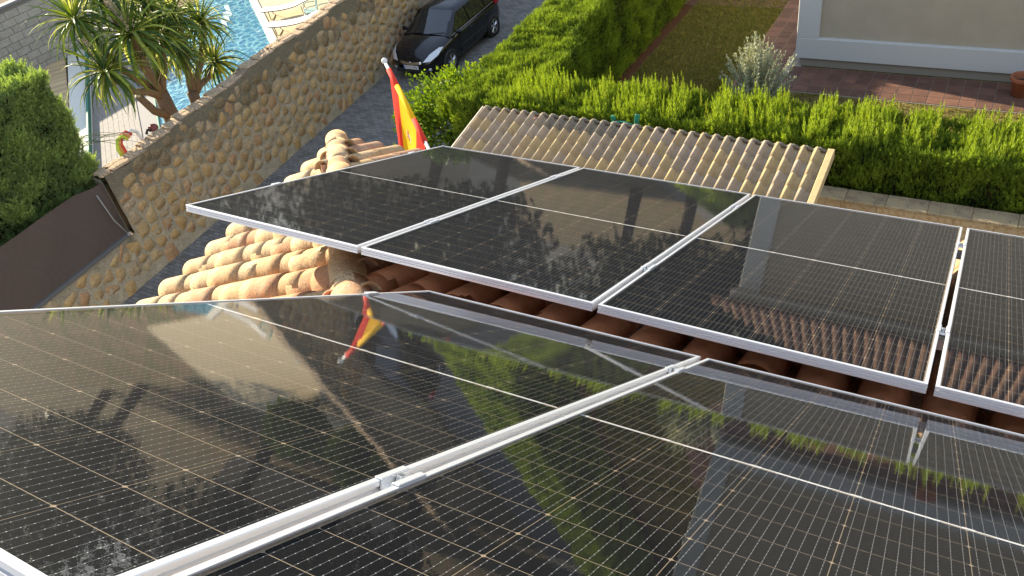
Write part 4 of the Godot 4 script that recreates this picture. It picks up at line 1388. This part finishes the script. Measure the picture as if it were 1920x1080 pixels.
# ---------------------------------------------------------------- car
func make_car() -> void:
	var t := thing("parked_car", "small black hatchback parked on the driveway against the stone wall", "car", Vector3(-14.5, 0, -18.95), 0.02)
	var black := mat(0.006, 0.006, 0.008, 0.25, 0.3)
	black.clearcoat_enabled = true; black.clearcoat = 0.6; black.clearcoat_roughness = 0.03
	var glass := mat(0.012, 0.014, 0.016, 0.03, 0.75)
	var trim := mat(0.014, 0.014, 0.014, 0.6)
	var chrome := mat(0.65, 0.66, 0.68, 0.12, 0.5, 1.0)
	# lower body: sections from tail (z -2) to nose (z 2): z, half width, sill y, waist y, crown y, tuck
	var secs := [[-2.00, 0.62, 0.42, 0.70, 0.86], [-1.93, 0.76, 0.30, 0.86, 1.00], [-1.70, 0.835, 0.24, 0.93, 1.02], [-1.20, 0.862, 0.21, 0.945, 1.02], [-0.5, 0.868, 0.20, 0.935, 1.01], [0.3, 0.868, 0.20, 0.92, 1.0], [0.85, 0.865, 0.21, 0.90, 0.985], [1.2, 0.855, 0.22, 0.86, 0.95], [1.5, 0.83, 0.23, 0.79, 0.875], [1.75, 0.77, 0.24, 0.70, 0.78], [1.90, 0.68, 0.25, 0.62, 0.68], [1.99, 0.52, 0.30, 0.54, 0.58], [2.02, 0.42, 0.34, 0.48, 0.50]]
	var ring := func(s: Array) -> Array:
		var z: float = s[0]; var w: float = s[1]; var y0: float = s[2]; var y1: float = s[3]; var y2: float = s[4]
		var half := [Vector2(0.75 * w, y0), Vector2(0.94 * w, y0 + 0.03), Vector2(0.985 * w, y0 + 0.14), Vector2(w, lerpf(y0, y1, 0.5)), Vector2(0.99 * w, lerpf(y0, y1, 0.82)), Vector2(0.955 * w, y1), Vector2(0.84 * w, lerpf(y1, y2, 0.62)), Vector2(0.5 * w, lerpf(y1, y2, 0.92)), Vector2(0.0, y2)]
		var out := []
		for p in half: out.append(Vector3(p.x, p.y, z))
		for i in range(half.size() - 2, -1, -1): out.append(Vector3(-half[i].x, half[i].y, z))
		return out
	var st := begin(0)
	for i in secs.size() - 1:
		var a: Array = ring.call(secs[i]); var b: Array = ring.call(secs[i + 1])
		for k in a.size():
			var k2 := (k + 1) % a.size()
			quad(st, a[k], a[k2], b[k2], b[k])
	var nose: Array = ring.call(secs[secs.size() - 1]); var tail: Array = ring.call(secs[0])
	for k in range(1, nose.size() - 1):
		tri(st, nose[0], nose[k], nose[k + 1]); tri(st, tail[0], tail[k + 1], tail[k])
	# cabin: lofted from waist to roof along z
	var top := [[-1.88, 0.70, 0.97, 1.0], [-1.62, 0.66, 0.97, 1.26], [-1.42, 0.615, 0.97, 1.40], [-1.0, 0.605, 0.97, 1.465], [-0.4, 0.605, 0.96, 1.485], [0.05, 0.60, 0.96, 1.46], [0.22, 0.60, 0.96, 1.42], [0.62, 0.655, 0.95, 1.20], [1.02, 0.715, 0.94, 0.955]]
	var cab := func(s: Array) -> Array:
		var f: float = (s[3] - 0.95) / 0.53
		var wb := 0.80
		var wr: float = lerpf(wb - 0.02, s[1], clampf(f, 0, 1))
		return [Vector3(wb, s[2] - 0.05, s[0]), Vector3(lerpf(wb, wr, 0.85), lerpf(s[2], s[3], 0.80), s[0]), Vector3(wr - 0.04, lerpf(s[2], s[3], 0.95), s[0]), Vector3(wr * 0.6, s[3] - 0.006, s[0]), Vector3(0, s[3] + 0.008, s[0]),
			Vector3(-wr * 0.6, s[3] - 0.006, s[0]), Vector3(-wr + 0.04, lerpf(s[2], s[3], 0.95), s[0]), Vector3(-lerpf(wb, wr, 0.85), lerpf(s[2], s[3], 0.80), s[0]), Vector3(-wb, s[2] - 0.05, s[0])]
	for i in top.size() - 1:
		var a: Array = cab.call(top[i]); var b: Array = cab.call(top[i + 1])
		for k in a.size() - 1:
			quad(st, a[k], a[k + 1], b[k + 1], b[k])
	obj("body", st, black, t)
	# glass, set a little proud of the cabin skin
	st = begin(0)
	for k in 8:
		var xs := [lerpf(-0.66, 0.66, k / 8.0), lerpf(-0.66, 0.66, (k + 1) / 8.0)]
		var P := func(x: float, f: float) -> Vector3:
			var s := lerpf(1.0, 0.83, f)
			return Vector3(x * s, lerpf(0.975, 1.405, f) - 0.05 * x * x, lerpf(1.0, 0.27, f) - 0.10 * x * x + 0.012) + Vector3(0, 0.018, 0.012)
		for j in 4:
			quad(st, P.call(xs[0], j / 4.0), P.call(xs[1], j / 4.0), P.call(xs[1], (j + 1) / 4.0), P.call(xs[0], (j + 1) / 4.0))
	obj("windscreen", st, glass, t)
	st = begin(0)
	quad(st, Vector3(0.55, 1.05, -1.85), Vector3(-0.55, 1.05, -1.85), Vector3(-0.5, 1.36, -1.50), Vector3(0.5, 1.36, -1.50))
	obj("rear_window", st, glass, t)
	for s in [-1.0, 1.0]:
		for e in [[[0.80, 0.99], [-0.12, 0.99], [-0.12, 1.385], [0.28, 1.375]], [[-0.18, 0.99], [-1.05, 1.0], [-1.05, 1.37], [-0.18, 1.385]], [[-1.11, 1.0], [-1.55, 1.06], [-1.40, 1.30], [-1.11, 1.365]]]:
			st = begin()
			var v := []
			for p in e:
				v.append(Vector3(s * (lerpf(0.812, 0.655, (p[1] - 0.95) / 0.43)), p[1], p[0]))
			if s > 0: quad(st, v[0], v[1], v[2], v[3])
			else: quad(st, v[3], v[2], v[1], v[0])
			obj("side_window", st, glass, t)
		st = begin(0)
		tube(st, [Vector3(s * 0.845, 0.965, 0.95), Vector3(s * 0.847, 0.975, -0.3), Vector3(s * 0.835, 1.0, -1.5)], 0.010, 0.010, 5)
		obj("window_trim", st, mat(0.30, 0.27, 0.22, 0.3, 0.5, 0.5), t)
		# headlight: a swept clear lens with a bright reflector in it
		st = begin(0)
		var hp := [Vector3(s * 0.40, 0.545, 1.985), Vector3(s * 0.62, 0.56, 1.90), Vector3(s * 0.76, 0.66, 1.68), Vector3(s * 0.80, 0.80, 1.40), Vector3(s * 0.72, 0.815, 1.50), Vector3(s * 0.56, 0.72, 1.80)]
		var hoff := Vector3(s * 0.03, 0.045, 0.035)
		for q in 6: hp[q] = (hp[q] as Vector3) + hoff
		var hc := Vector3(s * 0.655, 0.705, 1.765) + hoff
		for k in 6:
			var a: Vector3 = hp[k]; var b: Vector3 = hp[(k + 1) % 6]
			if s > 0: tri(st, hc, a, b)
			else: tri(st, hc, b, a)
		var hl := obj("headlight", st, mat(0.62, 0.63, 0.65, 0.15, 0.7, 0.3), t)
		for q in [Vector3(s * 0.74, 0.745, 1.66), Vector3(s * 0.60, 0.66, 1.87)]:
			st = begin(0)
			lathe(st, [Vector2(0.06, 0), Vector2(0.055, 0.012), Vector2(0.03, 0.02), Vector2(0.0, 0.022)], 12, Transform3D(aim(Vector3(s * 0.45, 0.55, 0.7)), q))
			obj("lamp_lens", st, mat(0.8, 0.8, 0.8, 0.08, 0.8, 0.2), hl)
		st = begin(0)
		cbox(st, Vector3(s * 0.775, 0.99, -1.75), Vector3(0.16, 0.30, 0.24), 0.05)
		obj("tail_light", st, mat(0.40, 0.012, 0.02, 0.15, 0.6), t)
		st = begin()
		cbox(st, Vector3(s * 0.955, 0.99, 0.72), Vector3(0.18, 0.13, 0.11), 0.035)
		box(st, Vector3(s * 0.86, 0.96, 0.74), Vector3(0.06, 0.04, 0.05))
		obj("wing_mirror", st, black, t)
		for z in [-0.05, -0.95]:
			st = begin()
			cbox(st, Vector3(s * 0.872, 0.82, z), Vector3(0.03, 0.028, 0.17), 0.01)
			obj("door_handle", st, black, t)
		st = begin()
		for z in [0.62, -0.18, -1.02]:
			box(st, Vector3(s * 0.866, 0.62, z), Vector3(0.008, 0.55, 0.012))
		obj("door_seam", st, trim, t)
		st = begin()
		cbox(st, Vector3(s * 0.876, 0.52, -0.2), Vector3(0.02, 0.05, 1.7), 0.008)
		obj("side_moulding", st, trim, t)
		st = begin(0)
		lathe(st, [Vector2(0.05, 0), Vector2(0.045, 0.012), Vector2(0.0, 0.014)], 12, Transform3D(aim(Vector3(s * 0.5, 0.0, 1)), Vector3(s * 0.60, 0.36, 1.955)))
		obj("fog_lamp", st, mat(0.6, 0.6, 0.6, 0.1, 0.7, 0.4), t)
	st = begin()
	for i in 12:
		var x0 := -0.36 + 0.06 * i; var x1 := x0 + 0.06
		var f := func(x: float) -> Vector3: return Vector3(x, 0.575 - 0.06 * (1.0 - x * x * 7.0) * 0.3, 2.055 - 0.5 * x * x)
		var a: Vector3 = f.call(x0); var b: Vector3 = f.call(x1)
		quad(st, a + Vector3(0, -0.035, 0.02), b + Vector3(0, -0.035, 0.02), b + Vector3(0, 0.03, 0.0), a + Vector3(0, 0.03, 0.0))
		quad(st, a + Vector3(0, 0.022, 0.002), b + Vector3(0, 0.022, 0.002), b + Vector3(0, 0.022, -0.05), a + Vector3(0, 0.022, -0.05))
	obj("grille_bar", st, chrome, t)
	st = begin(0)
	lathe(st, [Vector2(0.045, 0), Vector2(0.042, 0.01), Vector2(0.03, 0.012), Vector2(0.028, 0.004), Vector2(0.0, 0.004)], 18, Transform3D(aim(Vector3(0, 0.1, 1)), Vector3(0, 0.565, 2.05)))
	obj("round_emblem", st, chrome, t)
	st = begin()
	cbox(st, Vector3(0, 0.33, 2.0), Vector3(1.1, 0.12, 0.06), 0.02)
	obj("lower_grille", st, trim, t)
	st = begin()
	cbox(st, Vector3(0, 0.435, 2.045), Vector3(0.52, 0.115, 0.012), 0.003)
	var pl := obj("number_plate", st, mat(0.72, 0.72, 0.70, 0.4), t)
	var tx := TextMesh.new()
	var sf := SystemFont.new(); sf.font_names = PackedStringArray(["Droid Sans"])
	tx.font = sf; tx.text = "0752 HHV"; tx.font_size = 32; tx.pixel_size = 0.0030; tx.depth = 0.003
	piece("plate_text", tx, mat(0.01, 0.01, 0.012, 0.6), pl, Transform3D(Basis(), Vector3(0.02, 0.435, 2.0535)))
	st = begin()
	box(st, Vector3(-0.235, 0.435, 2.0525), Vector3(0.04, 0.109, 0.003))
	obj("blue_band", st, mat(0.01, 0.03, 0.25, 0.5), pl)
	for s in [-1.0, 1.0]:
		st = begin(0)
		tube(st, [Vector3(0.25 * s - 0.15, 0.995, 1.03), Vector3(0.25 * s + 0.35, 1.03, 0.93)], 0.01, 0.006, 5)
		obj("wiper", st, trim, t)
	var tyre := begin(0)
	lathe(tyre, [Vector2(0.21, -0.09), Vector2(0.28, -0.095), Vector2(0.305, -0.08), Vector2(0.31, -0.04), Vector2(0.31, 0.04), Vector2(0.305, 0.08), Vector2(0.28, 0.095), Vector2(0.21, 0.09)], 28, Transform3D(Basis(Vector3.BACK, -PI / 2), Vector3.ZERO))
	var tm := done(tyre)
	var rim := begin()
	var rx := Transform3D(Basis(Vector3.BACK, -PI / 2), Vector3.ZERO)
	lathe(rim, [Vector2(0.215, 0.05), Vector2(0.215, 0.088), Vector2(0.195, 0.085), Vector2(0.19, 0.04)], 28, rx)
	lathe(rim, [Vector2(0.055, 0.05), Vector2(0.05, 0.085), Vector2(0.0, 0.09)], 14, rx)
	for k in 5:
		for q in [-0.10, 0.10]:
			var an: float = TAU * k / 5.0 + q * 1.6
			var d := Vector3(0, cos(an), sin(an))
			var d2 := Vector3(0, cos(TAU * k / 5.0 + q * 2.0), sin(TAU * k / 5.0 + q * 2.0))
			tube(rim, [Vector3(0.078, 0, 0) + d2 * 0.04, Vector3(0.072, 0, 0) + d * 0.2], 0.019, 0.015, 4)
	var rm := done(rim)
	var well := begin(0)
	lathe(well, [Vector2(0.335, -0.10), Vector2(0.35, 0.085), Vector2(0.32, 0.095), Vector2(0.0, -0.05)], 26, Transform3D(Basis(Vector3.BACK, -PI / 2), Vector3.ZERO))
	var wmesh := done(well)
	for s in [-1.0, 1.0]:
		for z in [-1.30, 1.21]:
			var xf := Transform3D(Basis(Vector3.UP, 0.0 if s > 0 else PI), Vector3(s * 0.79, 0.31, z))
			var wh := piece("wheel", tm, mat(0.012, 0.012, 0.013, 0.85), t, xf)
			piece("rim", rm, mat(0.55, 0.55, 0.56, 0.25, 0.5, 0.85), wh)
			piece("wheel_arch", wmesh, trim, wh, Transform3D(Basis(), Vector3(-0.008, 0, 0)))

# ---------------------------------------------------------------- small things
func make_small_things() -> void:
	# flag on its pole
	var top := Vector3(-5.275, 6.48, -5.80)
	var low := Vector3(-4.50, 6.05, -5.20)
	var pole := thing("flag_pole", "white flag pole with ball tip leaning out from the house eaves", "flag pole")
	var st := begin(0)
	var dir := (low - top).normalized()
	tube(st, [top, low + dir * 2.7], 0.016, 0.018, 10)
	obj("pole", st, mat(0.72, 0.70, 0.66, 0.4), pole)
	st = begin(0)
	lathe(st, [Vector2(0.0, -0.030), Vector2(0.018, -0.024), Vector2(0.030, -0.008), Vector2(0.033, 0.004), Vector2(0.026, 0.018), Vector2(0.012, 0.026), Vector2(0.0, 0.028)], 16, Transform3D(aim(-dir), top - dir * 0.02))
	obj("ball_tip", st, mat(0.72, 0.70, 0.66, 0.25), pole)
	st = begin()
	cbox(st, low + dir * 2.7, Vector3(0.12, 0.16, 0.12), 0.01)
	obj("wall_bracket", st, mat(0.4, 0.4, 0.4, 0.5), pole)
	var flag := thing("flag", "red yellow red flag with a small crest hanging folded from the leaning pole", "flag")
	var n := 256
	var im := Image.create(n, n, false, Image.FORMAT_RGB8)
	var red := Color(0.74, 0.05, 0.03); var yel := Color(0.88, 0.48, 0.010)
	for y in n:
		for x in n:
			var f := x / float(n)
			var weave := 0.97 + 0.03 * sin(x * 2.1) * sin(y * 2.3)
			im.set_pixel(x, y, ((red if f < 0.25 or f > 0.75 else yel) * weave).linear_to_srgb())
	# crest: two pillars, a crowned shield in quarters
	var cr := Vector2i(int(n * 0.50), int(n * 0.40))
	for e in [[-17, -10, 4, 26, Color(0.5, 0.48, 0.45)], [14, -10, 4, 26, Color(0.5, 0.48, 0.45)], [-19, 14, 8, 4, Color(0.35, 0.12, 0.05)], [12, 14, 8, 4, Color(0.35, 0.12, 0.05)], [-11, -10, 11, 12, Color(0.45, 0.03, 0.03)], [0, -10, 11, 12, Color(0.5, 0.45, 0.42)], [-11, 2, 11, 12, Color(0.55, 0.30, 0.05)], [0, 2, 11, 12, Color(0.45, 0.04, 0.03)], [-8, -20, 16, 8, Color(0.45, 0.20, 0.04)], [-4, -1, 8, 6, Color(0.06, 0.06, 0.25)]]:
		im.fill_rect(Rect2i(cr.x + e[0], cr.y + e[1], e[2], e[3]), (e[4] as Color).linear_to_srgb())
	var fm := mat(1, 1, 1, 0.7, 0.3)
	fm.albedo_texture = ImageTexture.create_from_image(im)
	fm.backlight_enabled = true
	fm.backlight = Color(0.9, 0.9, 0.9)
	fm.cull_mode = BaseMaterial3D.CULL_DISABLED
	st = begin(0)
	var nu := 40; var nv := 44
	var P := func(i: int, j: int) -> Vector3:
		var s := i / float(nu); var v := j / float(nv)
		var h := top.lerp(low, 0.10 + 0.92 * s)
		var len := 1.15
		var gather := 0.62 * v * v * (1.5 - v) + 0.10 * v       # the free end draws together
		var centre := top.lerp(low, 0.16)
		var hang := h.lerp(Vector3(centre.x, h.y, centre.z), clampf(gather, 0, 0.8))
		var fold := sin(s * 9.0 + 0.6) * 0.075 * smoothstep(0.0, 0.6, v) + sin(s * 19.0) * 0.02 * v
		return hang + Vector3(-0.26 * v, -len * v * (1.0 - 0.12 * s), -0.10 * v) + Vector3(0.5, 0, 0.75) * fold
	for i in nu:
		for j in nv:
			for e in [[0, 0], [1, 1], [1, 0], [0, 0], [0, 1], [1, 1]]:
				st.set_uv(Vector2((i + e[0]) / float(nu), (j + e[1]) / float(nv)))
				st.add_vertex(P.call(i + e[0], j + e[1]))
	obj("cloth", st, fm, flag)
	# the hoist is sewn into a sleeve round the pole
	for e in [[0.10, 0.32, red], [0.32, 0.75, yel], [0.75, 1.03, red]]:
		st = begin(0)
		tube(st, [top.lerp(low, e[0]), top.lerp(low, (e[0] + e[1]) / 2) + Vector3(0, -0.004, 0), top.lerp(low, e[1])], 0.026, 0.026, 10)
		obj("sleeve", st, mat(e[2].r, e[2].g, e[2].b, 0.75, 0.3), flag)
	# two sun loungers on the deck
	var lounger := func(at: Vector3, turn: float, label: String) -> void:
		var t := thing("sun_lounger", label, "sun lounger", at, turn, "loungers by the pool")
		st = begin()
		for k in 9:
			var x0 := k * 0.21; var x1 := x0 + 0.208
			var H := func(x: float) -> float: return 0.36 - 0.05 * sin(x * 2.2) + 0.10 * smoothstep(1.1, 1.9, x)
			var y0: float = H.call(x0); var y1: float = H.call(x1)
			quad(st, Vector3(x0, y0, 0.29), Vector3(x1, y1, 0.29), Vector3(x1, y1, -0.29), Vector3(x0, y0, -0.29))
			quad(st, Vector3(x0, y0 - 0.012, -0.29), Vector3(x1, y1 - 0.012, -0.29), Vector3(x1, y1 - 0.012, 0.29), Vector3(x0, y0 - 0.012, 0.29))
		obj("sling", st, mat(0.70, 0.66, 0.60, 0.8), t)
		for s in [-1.0, 1.0]:
			st = begin(0)
			var pts := []
			for k in 12:
				var x := k * 0.172
				pts.append(Vector3(x, 0.35 - 0.05 * sin(x * 2.2) + 0.10 * smoothstep(1.1, 1.9, x), s * 0.30))
			tube(st, pts, 0.017, 0.017, 6)
			obj("side_rail", st, mat(0.05, 0.042, 0.035, 0.5), t)
		for x in [0.25, 1.45]:
			st = begin(0)
			tube(st, [Vector3(x, 0.32, 0.30), Vector3(x + 0.02, 0.05, 0.31), Vector3(x + 0.08, 0.02, 0.28), Vector3(x + 0.1, 0.015, 0), Vector3(x + 0.08, 0.02, -0.28), Vector3(x + 0.02, 0.05, -0.31), Vector3(x, 0.32, -0.30)], 0.015, 0.015, 6)
			obj("leg", st, mat(0.05, 0.042, 0.035, 0.5), t)
	lounger.call(Vector3(-22.05, 0.03, -18.95), 0.56, "white sling sun lounger nearest the pool edge and wall")
	lounger.call(Vector3(-23.45, 0.03, -20.10), 0.62, "white sling sun lounger farther along the deck")
	# plastic garden chairs
	var chair := func(at: Vector3, turn: float, label: String, col: Color) -> void:
		var t := thing("garden_chair", label, "chair", at, turn, "plastic chairs by the wall")
		var m := mat(col.r, col.g, col.b, 0.45)
		st = begin()
		cbox(st, Vector3(0, 0.42, 0), Vector3(0.46, 0.03, 0.44), 0.012)
		obj("seat", st, m, t)
		st = begin(0)
		var rimp := []
		for k in 15:
			var a := PI * k / 14.0
			rimp.append(Vector3(-cos(a) * 0.25, 0.44 + sin(a) * 0.47, -0.22 - 0.10 * sin(a)))
		tube(st, rimp, 0.022, 0.022, 6)
		for x in [-0.14, -0.05, 0.05, 0.14]:
			tube(st, [Vector3(x * 0.8, 0.43, -0.22), Vector3(x, 0.66, -0.275), Vector3(x * 0.75, 0.87, -0.31)], 0.024, 0.018, 5)
		obj("backrest", st, m, t)
		for s in [-1.0, 1.0]:
			st = begin(0)
			tube(st, [Vector3(s * 0.25, 0.62, -0.22), Vector3(s * 0.29, 0.64, 0.05), Vector3(s * 0.27, 0.60, 0.20), Vector3(s * 0.25, 0.42, 0.21)], 0.02, 0.02, 6)
			obj("armrest", st, m, t)
			for z in [-0.22, 0.21]:
				st = begin(0)
				tube(st, [Vector3(s * 0.22, 0.42, z), Vector3(s * 0.26, 0.0, z * 1.15)], 0.025, 0.018, 6)
				obj("leg", st, m, t)
	chair.call(Vector3(-21.1, 0.03, -20.15), -0.75, "grey green plastic garden chair seen from behind by the loungers", Color(0.30, 0.42, 0.38))
	chair.call(Vector3(-20.35, 0.03, -20.1), -0.55, "second grey green plastic chair close to the stone wall", Color(0.32, 0.44, 0.40))
	chair.call(Vector3(-20.6, 0.03, -21.6), -0.3, "white plastic chair behind the green ones", Color(0.62, 0.58, 0.48))
	# pool noodles and a white hoop leaning on the wall
	var cols := [[Color(0.45, 0.55, 0.05), "yellow green"], [Color(0.60, 0.28, 0.12), "orange"], [Color(0.50, 0.08, 0.06), "red"]]
	for k in 3:
		var t := thing("pool_noodle", "bent %s pool noodle leaning behind the end of the stone wall" % cols[k][1], "pool noodle")
		var c: Color = cols[k][0]
		var o := Vector3(-15.35 - 0.05 * k, 0, -8.30 - 0.09 * k)
		st = begin(0)
		tube(st, [o + Vector3(0, 2.0, 0), o + Vector3(-0.05, 2.55, 0.02), o + Vector3(-0.06, 2.72, -0.08), o + Vector3(-0.05, 2.73, -0.20), o + Vector3(-0.03, 2.62, -0.28)], 0.032, 0.032, 10)
		obj("foam_tube", st, mat(c.r, c.g, c.b, 0.8), t)
		st = begin(0)
		tube(st, [o + Vector3(-0.03, 2.62, -0.28), o + Vector3(-0.029, 2.615, -0.283)], 0.02, 0.02, 8)
		obj("end_hole", st, mats.dark, t)
	var hp := thing("white_pipe", "bent white plastic pipe beside the pool noodles", "pipe")
	st = begin(0)
	tube(st, [Vector3(-15.5, 2.62, -8.55), Vector3(-15.5, 2.70, -8.80), Vector3(-15.46, 2.62, -8.88), Vector3(-15.4, 2.35, -8.90), Vector3(-15.4, 2.2, -8.85)], 0.035, 0.035, 8)
	obj("pipe", st, mat(0.62, 0.62, 0.63, 0.5), hp)
	st = begin(0)
	tube(st, [Vector3(-15.5, 2.62, -8.55), Vector3(-15.5, 2.615, -8.53)], 0.042, 0.042, 8)
	obj("pipe_collar", st, mat(0.45, 0.45, 0.46, 0.5), hp)
	var ball := thing("red_float", "dark red float lying on top of the stone wall end", "float")
	st = begin(0)
	lathe(st, [Vector2(0.0, -0.05), Vector2(0.07, -0.045), Vector2(0.11, 0.0), Vector2(0.07, 0.045), Vector2(0.0, 0.05)], 16, Transform3D(aim(Vector3(0.4, 0.8, 0.2)), Vector3(-15.42, 2.52, -9.25)))
	obj("float_body", st, mat(0.17, 0.03, 0.025, 0.5), ball)
	st = begin(0)
	tube(st, [Vector3(-15.36, 2.5, -9.0), Vector3(-15.36, 2.58, -9.06), Vector3(-15.36, 2.52, -9.13)], 0.03, 0.03, 8)
	obj("handle", st, mats.dark, ball)
	# green plastic hanger behind the canopy
	var gh := thing("green_bracket", "green plastic two pronged bracket behind the top edge of the canopy", "bracket")
	var gp := mat(0.02, 0.20, 0.115, 0.45)
	for e in [[Vector3(-5.56, 2.70, -11.5), 0.15, "prong", -0.1], [Vector3(-5.20, 2.68, -11.5), 0.25, "prong", 0.16]]:
		st = begin()
		cbox(st, (e[0] as Vector3) + Vector3(e[3] * 0.3, e[1] / 2, 0), Vector3(0.085, e[1], 0.03), 0.01, Basis(Vector3.BACK, -e[3]))
		obj(e[2], st, gp, gh)
	st = begin(0)
	tube(st, [Vector3(-5.66, 2.69, -11.46), Vector3(-5.55, 2.74, -11.48), Vector3(-5.38, 2.74, -11.5), Vector3(-5.2, 2.70, -11.5)], 0.022, 0.022, 6)
	obj("cross_bar", st, gp, gh)
	st = begin()
	box(st, Vector3(-5.4, 1.9, -11.52), Vector3(0.05, 1.6, 0.04))
	obj("stake", st, gp, gh)
	# a fallen leaf or two on the canopy
	var k := 0
	for e in [[Vector3(-7.35, 2.66, -10.65), "bright yellow fallen leaf on the left of the canopy tiles", Color(0.55, 0.52, 0.03)], [Vector3(-6.98, 2.82, -11.15), "orange fallen leaf near the top edge of the canopy", Color(0.45, 0.10, 0.04)]]:
		var c: Color = e[2]
		var o := piece("fallen_leaf", leaf_mesh(0.34), mat(c.r, c.g, c.b, 0.6), self, Transform3D(aim(Vector3(0.6, 0.35, 0.5), 1.2, Vector3.ONE * 0.13), e[0]))
		o.name = numbered("fallen_leaf")
		tag(o, e[1], "leaf")
		k += 1
